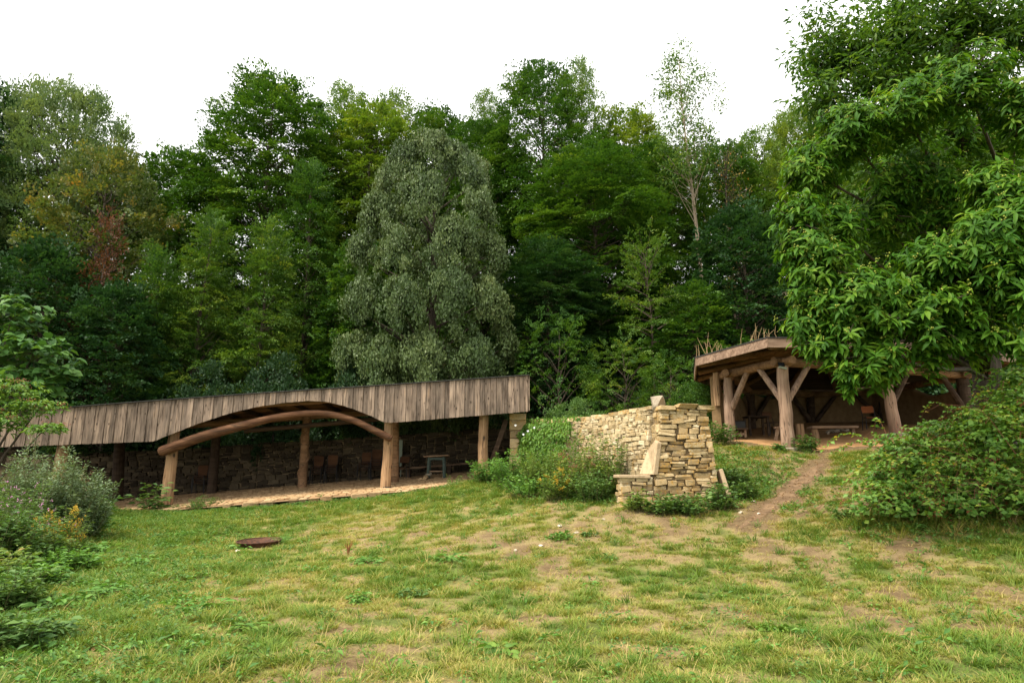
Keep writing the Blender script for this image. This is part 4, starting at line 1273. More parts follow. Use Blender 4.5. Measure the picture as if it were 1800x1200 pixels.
while x < TX[-1] - .02:
    w = rgb.uniform(.15, .21)
    if x + w > TX[-1] - .06: w = TX[-1] - x
    a, b = x + .004, x + w - .004
    y0 = FY + (.0 if k % 2 == 0 else .022) + rgb.uniform(-.003, .003); y1 = y0 + .024
    za, zb = ftop(a) - rgb.uniform(0, .012), ftop(b) - .004
    xs_ = [a, (a + b) / 2, b]
    bz = [fbot(q_) + rgb.uniform(-.008, .008) for q_ in xs_]
    vs_ = [(q_, y0, z_) for q_, z_ in zip(xs_, bz)] + [(b, y0, zb), (a, y0, za)]
    vs_ += [(p_[0], y1, p_[2]) for p_ in vs_]
    mb = MB().add(vs_, [(0, 1, 2, 3, 4), (9, 8, 7, 6, 5)] + [(i, i + 5, (i + 1) % 5 + 5, (i + 1) % 5) for i in range(5)])
    c_ = Vector(((a + b) / 2, y0, (za + bz[1]) / 2))
    bo = MB(); bo.v = [v - c_ for v in mb.v]; bo.f = mb.f
    o = obj('board', mesh_of('board', bo.v, bo.f, [M['board']]), shel, c_ - Vector(shel.location))
    x += w; k += 1
# roof deck and felt: a low slope falling a little to the back
RB = 27.6
rz = lambda x_, y_: ftop(x_) - .035 - (y_ - FY) * .035
def roof_slab(name, xa, xb, ya, yb, dz0, dz1, mat, n=10):
    V, Fc = [], []
    for i in range(n + 1):
        xx = xa + (xb - xa) * i / n
        for yy in (ya, yb):
            for dz in (dz0, dz1): V.append((xx, yy, rz(xx, yy) + dz))
    for i in range(n):
        a = i * 4; b = a + 4
        Fc += [(a, a + 2, b + 2, b), (a + 1, b + 1, b + 3, a + 3), (a, b, b + 1, a + 1), (a + 2, a + 3, b + 3, b + 2)]
    Fc += [(0, 1, 3, 2), (n * 4, n * 4 + 2, n * 4 + 3, n * 4 + 1)]
    return MB().add(V, Fc).build(name, mat, shel)
roof_slab('roof_felt', TX[0], TX[-1] + .05, FY - .05, RB, .036, .062, M['felt'], 14)
nb = 22
for i in range(nb):                                                     # underside boards running the length
    ya = FY + .06 + (RB - FY - .06) * i / nb; yb = FY + .06 + (RB - FY - .06) * (i + 1) / nb - .012
    roof_slab('roof_board', TX[0] + .03, TX[-1] - .03, ya, yb, -.005, .03, M['logx'], 6)
for i in range(19):                                                     # rafters
    xx = TX[0] + .5 + (TX[-1] - TX[0] - 1.0) * i / 18
    mb = MB(); mb.beam((xx, FY + .1, rz(xx, FY + .1) - .085), (xx, RB - .1, rz(xx, RB - .1) - .085), .075, .15)
    mb.build('rafter', M['dark_wood'], shel)
# right-hand verge board
xv = TX[-1] + .02
mb = MB(); mb.add([(xv, FY + .0, ftop(TX[-1]) - .0), (xv, RB, rz(xv, RB)), (xv, RB, rz(xv, RB) - .5), (xv, FY, fbot(TX[-1]) + .03)] + [(xv + .03, FY, ftop(TX[-1])), (xv + .03, RB, rz(xv, RB)), (xv + .03, RB, rz(xv, RB) - .5), (xv + .03, FY, fbot(TX[-1]) + .03)],
                  [(3, 2, 1, 0), (4, 5, 6, 7), (0, 1, 5, 4), (2, 3, 7, 6), (1, 2, 6, 5), (3, 0, 4, 7)])
mb.build('verge_board', M['board'], shel)

def post(root, base, topz, r0, r1, mat, top_xy=None, name='post', seed=0, n=14, z_sink=.12):
    b = Vector(base); t_ = Vector((top_xy[0] if top_xy else b.x, top_xy[1] if top_xy else b.y, topz))
    rg = random.Random(seed)
    pts, rad = [], []
    for i in range(8):
        s = i / 7
        p = b.lerp(t_, s) + Vector((rg.uniform(-.012, .012), rg.uniform(-.012, .012), 0))
        pts.append(p); rad.append((r0 + (r1 - r0) * s) * rg.uniform(.985, 1.015))
    mb = MB().tube(pts, rad, n, wob=.02, rng=rg)
    return mb.build(name, mat, root, True, off=None)
PY = 22.5
for (pbx, pby, ptx, w0, w1, Y) in ((100, 862, 110, 20, 17, PY), (292, 889, 304, 20, 17, PY), (678, 857, 683, 18, 15, PY), (848, 826, 851, 18, 15.5, PY)):
    b = at(pbx, pby, Y); b.z = max(floor_z(b.x, Y), b.z - .03)
    tx = at(ptx, 790, Y).x
    o = post(shel, b, rz(tx, Y) - .16, w0 / F_PX * Y / 2, w1 / F_PX * Y / 2, M['log'], (tx, Y), seed=int(pbx))
    pad = MB(); pad.box((b.x, Y, b.z - .06), (.52, .5, .15)); pad.build('pad_stone', M['kerb'], shel, bevel=.02)
    sh_ = MB().tube([(b.x, Y, b.z + .012), (b.x, Y, b.z + .05)], w0 / F_PX * Y / 2 * 1.03, 14); sh_.build('post_shoe', M['black'], shel)
for (pbx, pby, ptx, w0, w1, Y) in ((205, 880, 210, 19, 17, 26.2), (372, 869, 379, 16, 15, 26.2), (531, 854, 537, 15, 13, 25.6), (694, 850, 693, 14, 12, 24.6)):
    b = at(pbx, pby, Y); b.z = floor_z(b.x, Y); tx = at(ptx, 770, Y).x
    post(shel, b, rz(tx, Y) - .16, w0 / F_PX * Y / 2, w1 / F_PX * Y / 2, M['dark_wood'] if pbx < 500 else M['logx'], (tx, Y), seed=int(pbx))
    if pbx == 531:                                                       # a stem twined round this post
        pts = []
        for i in range(60):
            s = i / 59; a = s * 13 + 1
            r_ = (w0 + (w1 - w0) * s) / F_PX * Y / 2 + .015
            pts.append((b.x + (tx - b.x) * s + r_ * math.cos(a), Y + r_ * math.sin(a), b.z + (rz(tx, Y) - .2 - b.z) * s * .97))
        MB().tube(pts, .04, 6).build('twined_stem', M['logx'], shel, True)
# purlin logs along the slope
for (Yp, r_, dz) in ((22.5, .10, -.26), (25.7, .13, -.30)):
    n_ = 10
    pts = [(TX[0] + .4 + (TX[-1] - TX[0] - .8) * i / n_, Yp, rz(TX[0] + .4 + (TX[-1] - TX[0] - .8) * i / n_, Yp) + dz) for i in range(n_ + 1)]
    MB().tube(pts, r_, 10, wob=.03).build('purlin', M['logx'], shel, True)
mb = MB(); mb.tube([at(430, 757, 24.2), at(560, 746, 24.2), at(720, 731, 24.2)], .085, 9, wob=.03); mb.build('purlin', M['dark_wood'], shel, True)
# the great curved log
arch = [(281, 794, 21), (305, 785, 21), (362, 765, 20.5), (436, 745.5, 17.5), (492, 732, 14), (547, 726, 13), (587, 729, 13), (625, 740, 13.5), (660, 757, 14.5), (688, 771, 15)]
ctrl = [at(a, b, 22.14) for a, b, w in arch]; rad = [w * .85 / F_PX * 22.14 / 2 for a, b, w in arch]
pts, rr = [], []
cx_ = np.array([c.x for c in ctrl]); cz_ = np.array([c.z for c in ctrl])
tt = np.linspace(0, len(ctrl) - 1, 40)
def smooth_i(v):                                                        # Catmull-Rom through the control values
    v = np.array(v); o_ = []
    for q_ in tt:
        i = min(int(q_), len(v) - 2); f = q_ - i
        p0, p1, p2, p3 = v[max(i - 1, 0)], v[i], v[i + 1], v[min(i + 2, len(v) - 1)]
        o_.append(.5 * (2 * p1 + (p2 - p0) * f + (2 * p0 - 5 * p1 + 4 * p2 - p3) * f * f + (3 * p1 - p0 - 3 * p2 + p3) * f ** 3))
    return o_
X_, Z_, R_ = smooth_i(cx_), smooth_i(cz_), smooth_i(rad)
for i in range(40):
    pts.append((X_[i], 22.14, Z_[i])); rr.append(R_[i] * (1 if 0 < i < 39 else .8))
mb = MB().tube(pts, rr, 14, wob=.015)
mb.build('arch_beam', M['beam'], shel, True)
# diagonal strut
mb = MB(); mb.beam(at(890, 738, 23.0), at(864, 812, 23.0), .17, .13, up=(0, 1, 0)); mb.build('strut', M['dark_wood'], shel, bevel=.01)

# masonry pillar of blocks under the roof's high corner
pb = at(911, 800, 22.9)
pil = empty('block_pillar', (pb.x, 23.0, gz(pb.x, 23.0)), 'short pillar of pale stacked stone blocks under the high corner of the roof', 'pillar')
zt_ = fbot(TX[-1]) + .02; zb_ = gz(pb.x, 23) - .2
z = zb_; rgp = random.Random(4)
while z < zt_ - .05:
    h = min(rgp.uniform(.24, .36), zt_ - z)
    mb = MB(); mb.box((pb.x + rgp.uniform(-.02, .02), 23.0, z + h / 2), (.58 + rgp.uniform(-.05, .03), .55, h - .014), Matrix.Rotation(rgp.uniform(-.04, .04), 3, 'Z'))
    mb.build('block', M['stone_pier'], pil, bevel=.02)
    z += h

# back wall of the shelter
bw0, bw1 = at(60, 893, 27.0), at(880, 826, 27.0)
bw = empty('back_wall', ((bw0.x + bw1.x) / 2, 27.1, floor_z((bw0.x + bw1.x) / 2, 27)), 'dark dry stone retaining wall along the back of the shelter', 'wall')
wt = lambda x_: float(np.interp(x_, [at(60, 0, 27).x, at(375, 0, 27).x, at(670, 0, 27).x, at(880, 0, 27).x], [at(60, 806, 27).z, at(375, 790, 27).z, at(670, 768, 27).z, at(880, 752, 27).z]))
st = []
xs_ = np.linspace(bw0.x - 1.5, bw1.x + .4, 7)
for i in range(6):
    a, b = xs_[i], xs_[i + 1]
    st += lay_stones((a, 27, floor_z(a, 27) - .1), (b, 27, floor_z(b, 27) - .1), (b, 27.1, wt(b)), (a, 27.1, wt(a)), (.08, .24), (.2, .5), .22, 80 + i, n=Vector((0, -1, 0)), split=.4)
# stones that show largest are the parts
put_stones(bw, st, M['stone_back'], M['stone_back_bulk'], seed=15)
cm = MB()
for i in range(6):
    a, b = xs_[i], xs_[i + 1]
    cm.add([(a, 27.1, floor_z(a, 27) - .2), (b, 27.1, floor_z(b, 27) - .2), (b, 27.18, wt(b) - .04), (a, 27.18, wt(a) - .04), (a, 27.9, floor_z(a, 27) - .2), (b, 27.9, floor_z(b, 27) - .2), (b, 27.9, wt(b) - .04), (a, 27.9, wt(a) - .04)],
           [(0, 1, 2, 3), (3, 2, 6, 7), (5, 4, 7, 6)])
cm.build('core', M['core'], bw)
# side wall closing the right end
sw = empty('side_wall', (0.2, 25.2, floor_z(0, 25.2)), 'dark stone wall closing the high end of the shelter', 'wall')
st = lay_stones((.25, 23.4, floor_z(.2, 23.4) - .1), (.25, 26.85, floor_z(.2, 26.85) - .1), (.28, 26.85, wt(.2)), (.28, 23.4, wt(.2)), (.09, .22), (.2, .45), .2, 97, n=Vector((-1, 0, 0)))
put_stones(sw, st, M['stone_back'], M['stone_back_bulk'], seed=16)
mb = MB(); mb.box((.58, 25.1, (floor_z(.2, 25) + wt(.2)) / 2 - .1), (.45, 3.5, wt(.2) - floor_z(.2, 25) - .1)); mb.build('core', M['core'], sw)

# floor of stone setts with rough edging stones
fl_parts = []
flo = empty('shelter_floor', (shl.x, 24.5, floor_z(shl.x, 24.5)), 'sloping floor of warm buff stone setts inside the shelter', 'floor')
flo['kind'] = 'structure'
bed = MB()
xa, xb = -16.5, 0.0
edge_y = lambda x_: 22.15 + .12 * math.sin(x_ * 1.1) 
bed.add([(xa, 21.2, floor_z(xa, 21.2) - .035), (xb, 21.2, floor_z(xb, 21.2) - .035), (xb, 26.9, floor_z(xb, 26.9) - .035), (xa, 26.9, floor_z(xa, 26.9) - .035)], [(0, 1, 2, 3)])
bed.build('bed', M['mortar'], flo)
rgs = random.Random(33)
st = []
y = 21.55; row = 0
slx = math.atan((floor_z(1, 24) - floor_z(0, 24))); sly = math.atan(floor_z(0, 25) - floor_z(0, 24))
RotF = Matrix.Rotation(-slx, 3, 'Y') @ Matrix.Rotation(sly, 3, 'X')
while y < 26.8:
    d = rgs.uniform(.13, .19); x = xa + rgs.uniform(0, .2)
    while x < xb:
        w = rgs.uniform(.16, .30)
        yc = y + d / 2 + .05 * math.sin(x * .8 + 1)
        st.append((Vector((x + w / 2, yc, floor_z(x + w / 2, yc) - .035 + rgs.uniform(-.006, .012))), RotF @ Matrix.Rotation(rgs.gauss(0, .06), 3, 'Z'), (w / 2 * .97, d / 2 * .97, .05)))
        x += w
    y += d
put_stones(flo, [s_ for s_ in st], M['sett'], M['sett_bulk'], name='sett', seed=18)
ed = []
x = xa
while x < xb - .1:
    w = rgs.uniform(.28, .62); d = rgs.uniform(.24, .36)
    yc = 21.36 + rgs.uniform(-.06, .05)
    if rgs.random() < .72: ed.append((Vector((x + w / 2, yc, floor_z(x + w / 2, yc) - .06 + rgs.uniform(-.03, .025))), RotF @ Matrix.Rotation(rgs.gauss(0, .1), 3, 'Z'), (w / 2 * .98, d / 2, .085)))
    x += w
put_stones(flo, ed, M['kerb'], M['sett_bulk'], name='edging_stone', seed=19)

# ------------------------------------------------------------------ furniture in the shelter
def make_chair(ply):
    P = []
    s = MB()
    for i in range(6):                                                  # curved plywood seat
        pass
    V, Fc = [], []
    for i in range(7):
        yy = -.20 + .40 * i / 6
        for xx in (-.2, -.1, 0, .1, .2):
            V.append((xx * (1 - .05 * (i == 0)), yy, .445 - .02 * (1 - (xx / .2) ** 2) - (.02 if i == 0 else 0) + .012 * (i == 6)))
    n = len(V); V += [(a, b, c_ - .012) for a, b, c_ in V]
    for i in range(6):
        for j in range(4):
            a = i * 5 + j
            Fc += [(a, a + 1, a + 6, a + 5), (n + a + 5, n + a + 6, n + a + 1, n + a)]
    for i in range(6):
        Fc += [(i * 5, i * 5 + 5, n + i * 5 + 5, n + i * 5), (i * 5 + 9, i * 5 + 4, n + i * 5 + 4, n + i * 5 + 9)]
    for j in range(4):
        Fc += [(j + 1, j, n + j, n + j + 1), (30 + j, 31 + j, n + 31 + j, n + 30 + j)]
    P.append(('seat', mesh_of('seat', V, Fc, [ply], True)))
    V, Fc = [], []
    for i in range(6):                                                  # curved back with rounded corners
        zz = .60 + .24 * i / 5
        hw = .195 * (.86 if i in (0, 5) else 1)
        for q in (-1, -.5, 0, .5, 1):
            V.append((q * hw, .215 + .05 * (zz - .6) / .24 - .025 * q * q + .02, zz))
    n = len(V); V += [(a, b + .012, c_) for a, b, c_ in V]
    for i in range(5):
        for j in range(4):
            a = i * 5 + j
            Fc += [(a, a + 1, a + 6, a + 5), (n + a + 5, n + a + 6, n + a + 1, n + a)]
        Fc += [(i * 5, i * 5 + 5, n + i * 5 + 5, n + i * 5), (i * 5 + 9, i * 5 + 4, n + i * 5 + 4, n + i * 5 + 9)]
    for j in range(4):
        Fc += [(j + 1, j, n + j, n + j + 1), (25 + j, 26 + j, n + 26 + j, n + 25 + j)]
    P.append(('backrest', mesh_of('backrest', V, Fc, [ply], True)))
    for sx in (-1, 1):
        mb = MB().tube([(sx * .225, -.21, 0), (sx * .205, -.17, .43)], .013, 6)
        P.append(('leg', mesh_of('leg', mb.v, mb.f, [M['black']], True)))
        mb = MB().tube([(sx * .225, .24, 0), (sx * .205, .17, .43), (sx * .2, .235, .62), (sx * .195, .275, .82)], .013, 6)
        P.append(('leg', mesh_of('leg', mb.v, mb.f, [M['black']], True)))
    mb = MB().tube([(-.205, -.17, .425), (.205, -.17, .425)], .012, 6).tube([(-.205, .17, .425), (.205, .17, .425)], .012, 6).tube([(-.205, -.17, .425), (-.205, .17, .425)], .012, 6).tube([(.205, -.17, .425), (.205, .17, .425)], .012, 6)
    P.append(('seat_frame', mesh_of('seat_frame', mb.v, mb.f, [M['black']], True)))
    return P
CH = make_chair(M['ply'])
CH_O = make_chair(M['ply_orange'])
def chair(loc, rz_, label, group=None, parts=CH):
    e = empty('chair', loc, label, 'chair', group, rz_)
    for nm, me_ in parts: obj(nm, me_, e)
    return e
ORD = ['bottom', 'second', 'third', 'fourth', 'top']
for (px_, py_, nst, Y, rz_, where) in ((582, 852, 4, 26.2, .12, 'stack just beside the twined post'), (640, 848, 4, 26.3, -.08, 'open stack between twined post and arch post'), (661, 846, 5, 26.0, .15, 'tall stack half behind the arch post'),
                                     (556, 856, 4, 26.4, .05, 'shadowed stack hard against the twined post'), (350, 874, 4, 26.4, .1, 'dark stack deep under the low end of the arch')):
    b = at(px_, py_, Y)
    names = ORD[:nst - 1] + ['top']
    for k_ in range(nst):
        chair((b.x, Y - .025 * k_, floor_z(b.x, Y) + .02 + .085 * k_), rz_, f'{names[k_]} plywood chair of the {where}', 'stacked chairs in the shelter')
b = at(707, 846, 25.9)
chair((b.x, 25.9, floor_z(b.x, 25.9) + .02), -.15, 'single brown plywood chair with black legs beside the pale upright panel', None)
# work table
tb = at(767, 843, 24.8); tz = floor_z(tb.x, 24.8) + .015
tab = empty('work_table', (tb.x, 24.8, tz), 'small wooden table with green painted legs and a low shelf', 'table')
mb = MB(); mb.box((tb.x, 24.8, tz + .80), (.94, .62, .05), Matrix.Rotation(-.05, 3, 'Y')); mb.build('table_top', M['plank'], tab, bevel=.012)
for sx in (-1, 1):
    for sy in (-1, 1):
        mb = MB(); mb.beam((tb.x + sx * .30, 24.8 + sy * .2, tz), (tb.x + sx * .27, 24.8 + sy * .17, tz + .775), .085, .085, up=(0, 1, 0)); mb.build('leg', M['green_paint'], tab, bevel=.006)
mb = MB(); mb.box((tb.x, 24.8, tz + .25), (.52, .36, .035)); mb.build('shelf', M['plank'], tab)
mb = MB(); mb.box((tb.x, 24.8, tz + .70), (.56, .42, .09)); mb.build('apron', M['green_paint'], tab)
# pale panel, low bench, stones by the table
pp = at(700, 850, 26.75); pz_ = floor_z(pp.x, 26.75)
mb = MB(); mb.box((pp.x, 26.74, at(700, 796, 26.75).z), (.23, .035, at(700, 773, 26.75).z - at(700, 819, 26.75).z), Matrix.Rotation(-.06, 3, 'X'))
mb.beam((pp.x - .08, 26.78, pz_), (pp.x - .08, 26.76, at(700, 800, 26.75).z), .03, .03, up=(0, 1, 0)); mb.beam((pp.x + .08, 26.78, pz_), (pp.x + .08, 26.76, at(700, 800, 26.75).z), .03, .03, up=(0, 1, 0))
tag(mb.build('panel', M['pale_panel'], None, off=(0, 0, 0)), 'narrow pale green panel standing behind the arch post', 'panel')
lb = at(790, 826, 26.3); lz = floor_z(lb.x, 26.3)
lbe = empty('low_bench', (lb.x, 26.3, lz), 'long low plank bench along the dark wall behind the work table', 'bench')
mb = MB(); mb.box((lb.x, 26.3, lz + .36), (4.2, .34, .06), Matrix.Rotation(-slx, 3, 'Y')); mb.build('seat', M['plank'], lbe)
for sx in (-1.6, 0, 1.6):
    mb = MB(); mb.box((lb.x + sx, 26.3, floor_z(lb.x + sx, 26.3) + .16), (.14, .28, .34)); mb.build('leg', M['dark_wood'], lbe)
for (px_, py_, sz_, lab) in ((747, 846, .16, 'buff rock on the shelter floor beside the table leg'), (752, 838, .15, 'brown rock lying on the buff rock beside the table'), (739, 850, .10, 'small stone on the shelter floor in front of the two rocks')):
    q = at(px_, py_, 24.5 + (.15 if 'brown' in lab else 0))
    boulder('rock', (q.x, q.y, floor_z(q.x, q.y) + sz_ * .5 + (.12 if 'brown' in lab else 0)), sz_, int(px_), lab, 'rock', M['kerb'] if 'brown' not in lab else M['boulder'], .7)

# fire bowl on the lawn
fb = at(456, 958, 15.0); fz_ = gz(fb.x, 15.0)
bowl = empty('fire_bowl', (fb.x, 15.0, fz_ - .055), 'shallow rusty steel fire bowl sitting in the grass', 'fire bowl')
tilt = Matrix.Rotation(.05, 3, 'X') @ Matrix.Rotation(-.02, 3, 'Y')
RBW = .47
prof_o = [(.05, .0), (.25, .012), (.38, .06), (RBW, .155)]
prof_i = [(RBW - .012, .155), (.37, .075), (.25, .03), (.02, .02)]
mb = MB().lathe((0, 0, 0), prof_o + prof_i, 40)
mb.v = [tilt @ v for v in mb.v]
me_ = mesh_of('bowl', mb.v, mb.f, [M['rust']], True); obj('bowl', me_, bowl)
a_ = [(RBW * math.cos(2 * math.pi * k / 40), RBW * math.sin(2 * math.pi * k / 40), .16) for k in range(41)]
mb = MB().tube([tilt @ Vector(p) for p in a_], .014, 6, cap=False); obj('rim', mesh_of('rim', mb.v, mb.f, [M['rust']], True), bowl)

# ------------------------------------------------------------------ round pavilion
ZE = at(1360, 594, 17.8).z
EV = [(6.8, 24.2), (5.95, 20.9), (7.1, 17.8), (11.0, 18.0), (15.9, 20.3), (16.9, 24.6), (14.0, 28.0), (9.4, 27.9)]
PC = Vector((sum(p[0] for p in EV) / 8, sum(p[1] for p in EV) / 8, ZE + 1.15))
pav = empty('round_pavilion', (11.2, 22.8, gz(11.2, 22.8)), 'open many-sided pavilion of log posts with a low turf roof', 'pavilion')
FH = .26
for i in range(8):
    a, b = Vector((*EV[i], ZE)), Vector((*EV[(i + 1) % 8], ZE))
    d = (b - a).normalized(); no = Vector((d.y, -d.x, 0))
    th = .045
    jn = .006
    a2, b2 = a + d * jn, b - d * jn
    mb = MB(); 
    q = [a2, b2, b2 - no * th, a2 - no * th]
    mb.add([p - Vector((0, 0, FH)) for p in q] + q, [(0, 1, 5, 4), (1, 2, 6, 5), (2, 3, 7, 6), (3, 0, 4, 7), (4, 5, 6, 7), (3, 2, 1, 0)])
    mb.build('fascia', M['fascia'], pav)
    mb = MB(); up = Vector((0, 0, .035))
    q = [a + no * .02, b + no * .02, b - no * .10, a - no * .10]
    mb.add([p + Vector((0, 0, .003)) for p in q] + [p + up for p in q], [(0, 1, 5, 4), (1, 2, 6, 5), (2, 3, 7, 6), (3, 0, 4, 7), (4, 5, 6, 7), (3, 2, 1, 0)])
    mb.build('roof_edging', M['felt'], pav)
# turf roof and boarded underside
M['turf_roof'] = plain_mat('turf_roof', (.06, .065, .025), (.14, .11, .05), 6, .95, .05, bump=.8)
mb = MB(); mb.add([(x_ + (PC.x - x_) * .02, y_ + (PC.y - y_) * .02, ZE + .0) for x_, y_ in EV] + [PC], [(i, (i + 1) % 8, 8) for i in range(8)]); mb.build('turf_roof', M['turf_roof'], pav)
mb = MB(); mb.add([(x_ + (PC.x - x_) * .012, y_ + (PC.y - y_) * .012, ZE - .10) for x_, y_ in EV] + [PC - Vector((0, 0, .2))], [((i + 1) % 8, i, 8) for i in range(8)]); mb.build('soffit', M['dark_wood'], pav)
for i in range(8):
    for s in (0, .5):
        a, b = Vector((*EV[i], ZE)), Vector((*EV[(i + 1) % 8], ZE)); e_ = a.lerp(b, s)
        st_ = e_.lerp(PC, .03); st_.z -= .24; en = PC - Vector((0, 0, .36))
        MB().tube([st_, st_.lerp(en, .97)], [.10, .07], 8).build('rafter', M['logx'], pav, True)
# posts: front ones read off the photograph, back ones on the ring
PS = [('log_grey', 1284, 774, 21.0, 19, 14.5, 1279, 660), ('log_grey', 1386, 787, 18.7, 23.5, 19.0, 1374, 636), ('log_grey', 1574, 752, 20.0, 21.5, 17.5, 1556, 655),
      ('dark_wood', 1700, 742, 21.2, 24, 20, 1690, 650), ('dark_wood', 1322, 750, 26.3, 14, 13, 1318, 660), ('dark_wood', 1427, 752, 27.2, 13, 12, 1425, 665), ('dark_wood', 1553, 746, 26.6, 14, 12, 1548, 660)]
ptop = []
for k, (mt, pbx, pby, Y, w0, w1, ptx, pty) in enumerate(PS):
    b = at(pbx, pby, Y); b.z = gz(b.x, Y) - .05
    t_ = at(ptx, pty, Y)
    zt = ZE - .62 if k < 4 else ZE - .5
    sx = (t_.x - b.x) / max(at(ptx, pty, Y).z - b.z, .5)
    tx = b.x + sx * (zt - b.z)
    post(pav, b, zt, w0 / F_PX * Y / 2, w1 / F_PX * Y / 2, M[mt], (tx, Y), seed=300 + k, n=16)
    ptop.append((Vector((tx, Y, zt)), b))
    if k in (1, 2):
        pad = MB(); pad.box((b.x, Y, b.z + .02), (.66, .6, .16)); pad.build('pad_stone', M['boulder'], pav, bevel=.03)
ringo = [0, 1, 2, 3, 6, 5, 4, 0]
for k in range(7):
    a, b = ptop[ringo[k]][0], ptop[ringo[k + 1]][0]
    d = (b - a).normalized()
    ext = .45 if k in (0, 6) else .3
    MB().tube([a - d * ext + Vector((0, 0, .10)), a.lerp(b, .5) + Vector((0, 0, .12)), b + d * ext + Vector((0, 0, .10))], [.135, .13, .12], 10, wob=.03).build('ring_beam', M['logx'], pav, True)
    for (p, o_) in ((a, 1), (b, -1)):
        if k == 1 and o_ == -1: continue                                     # log braces either side of each post
        low = p - Vector((0, 0, 1.0)); hi = p + d * o_ * .95 + Vector((0, 0, .04))
        MB().tube([low + d * o_ * .12, hi], [.095, .085], 9, wob=.03).build('brace', M['log_grey'] if k < 2 else M['dark_wood'], pav, True)
# curved log brace and clay wall behind the first post
c0 = ptop[0][1]
cw = empty('cob_wall', (c0.x + .8, 24.2, gz(c0.x + .8, 24.2)), 'low ochre clay wall with sagging top round the back of the pavilion', 'wall')
pl = [(at(1262, 770, 21.4).x, 21.4)] + [(at(1276, 760, 23.4).x, 23.4), (at(1300, 750, 25.4).x, 25.6), (ptop[4][1].x, 26.6), (ptop[5][1].x, 27.5), (ptop[6][1].x, 27.0), (15.3, 25.0), (15.6, 22.5)]
V, Fc = [], []
n_ = 0
for i in range(len(pl) - 1):
    a, b = Vector(pl[i]), Vector(pl[i + 1])
    for j in range(8):
        s = j / 8
        p = a.lerp(b, s); d = (b - a).normalized(); no = Vector((d.y, -d.x))
        g_ = gz(p.x, p.y)
        end = 2.1 if i == 0 else 1.45
        e2 = 1.6 if i == 0 else 1.45
        hh = (end * (1 - s) + e2 * s) - .35 * math.sin(math.pi * s)
        for o_, z_ in ((.14, g_ - .2), (.14, g_ + hh - .05), (.0, g_ + hh), (-.14, g_ + hh - .05), (-.14, g_ - .2)):
            V.append((p.x + no.x * o_, p.y + no.y * o_, z_))
        n_ += 1
for i in range(n_ - 1):
    for j in range(4):
        Fc.append((i * 5 + j, i * 5 + j + 1, (i + 1) * 5 + j + 1, (i + 1) * 5 + j))
Fc += [(4, 3, 2, 1, 0)]
MB().add(V, Fc).build('clay_body', M['cob'], cw, True)
tl_ = at(1261, 668, 21.35)
MB().tube([at(1262, 712, 21.3) + Vector((0, 0, -.02)), at(1260, 690, 21.3), at(1259, 655, 21.3)], [.10, .12, .11], 10).build('brace', M['log'], pav, True)

# furniture and small things in the pavilion
def gat(px_, py_, Y):
    p = at(px_, py_, Y); return Vector((p.x, Y, gz(p.x, Y) + .014))
a, b = gat(1425, 772, 21.4), gat(1506, 770, 21.4)
be = empty('log_bench', ((a.x + b.x) / 2, 21.4, a.z), 'rustic plank bench on a log stump and a square post inside the pavilion', 'bench')
hz = at(1450, 751, 21.4).z
mb = MB(); mb.box(((a.x + b.x) / 2, 21.4, hz), (b.x - a.x, .42, .085), Matrix.Rotation(-.01, 3, 'Y')); mb.build('seat', M['plank'], be, bevel=.012)
q = gat(1434, 774, 21.4); MB().tube([(q.x, 21.4, q.z - .03), (q.x, 21.4, hz - .04)], [.125, .105], 12, wob=.02).build('log_leg', M['log'], be, True)
q = gat(1500, 770, 21.4); mb = MB(); mb.box((q.x, 21.4, (q.z + hz) / 2 - .03), (.10, .12, hz - q.z - .03)); mb.build('square_leg', M['plank'], be)
q = gat(1408, 776, 20.9); tag(MB().tube([(q.x, 20.9, q.z - .03), (q.x, 20.9, q.z + .52)], [.14, .12], 14, wob=.02).build('log_stump', M['log'], None, True, off=(0, 0, 0)), 'upright log stump beside the big front post', 'stump')
# open table frame with a black box
q = gat(1303, 782, 21.4); tf = empty('work_bench', (q.x, 21.4, q.z), 'rough timber trestle bench carrying a black box behind the first post', 'bench')
hz = at(1303, 754, 21.4).z
mb = MB(); mb.box((q.x - .12, 21.5, hz), (.62, .6, .06)); mb.build('table_top', M['dark_wood'], tf)
for sx in (-.32, .17):
    for sy in (-.2, .22):
        mb = MB(); mb.box((q.x + sx - .05, 21.5 + sy, (q.z + hz) / 2), (.07, .07, hz - q.z - .06)); mb.build('leg', M['plank'], tf)
mb = MB(); mb.box((q.x - .12, 21.3, q.z + .14), (.44, .05, .07)); mb.build('rail', M['plank'], tf)
mb = MB(); mb.box((q.x - .1, 21.5, hz + .14), (.5, .38, .2)); mb.box((q.x - .1, 21.5, hz + .25), (.53, .41, .025)); tag(mb.build('black_box', M['black'], None, bevel=.01, off=(0, 0, 0)), 'black lidded box on the trestle bench', 'box')
q = gat(1332, 778, 23.2); tf = empty('dark_table', (q.x, 23.2, q.z), 'dark table in the shade between the first two posts', 'table')
mb = MB(); mb.box((q.x, 23.2, q.z + .68), (.75, .6, .05)); mb.build('table_top', M['dark_wood'], tf)
for sx in (-.32, .32):
    for sy in (-.24, .24):
        mb = MB(); mb.box((q.x + sx, 23.2 + sy, q.z + .325), (.07, .07, .65)); mb.build('leg', M['dark_wood'], tf)
q = gat(1359, 775, 23.4); chair((q.x, 23.4, q.z), .25, 'brown-backed chair in the shade just behind the big front post')
q = gat(1534, 765, 22.6); chair((q.x, 22.6, q.z), -.2, 'chair with orange-brown back by the pavilion wall next to the third post', parts=CH_O)
q = gat(1371, 780, 20.6); sl = empty('saw_stool', (q.x, 20.6, q.z), 'small splay-legged stool leaning behind the big front post', 'stool')
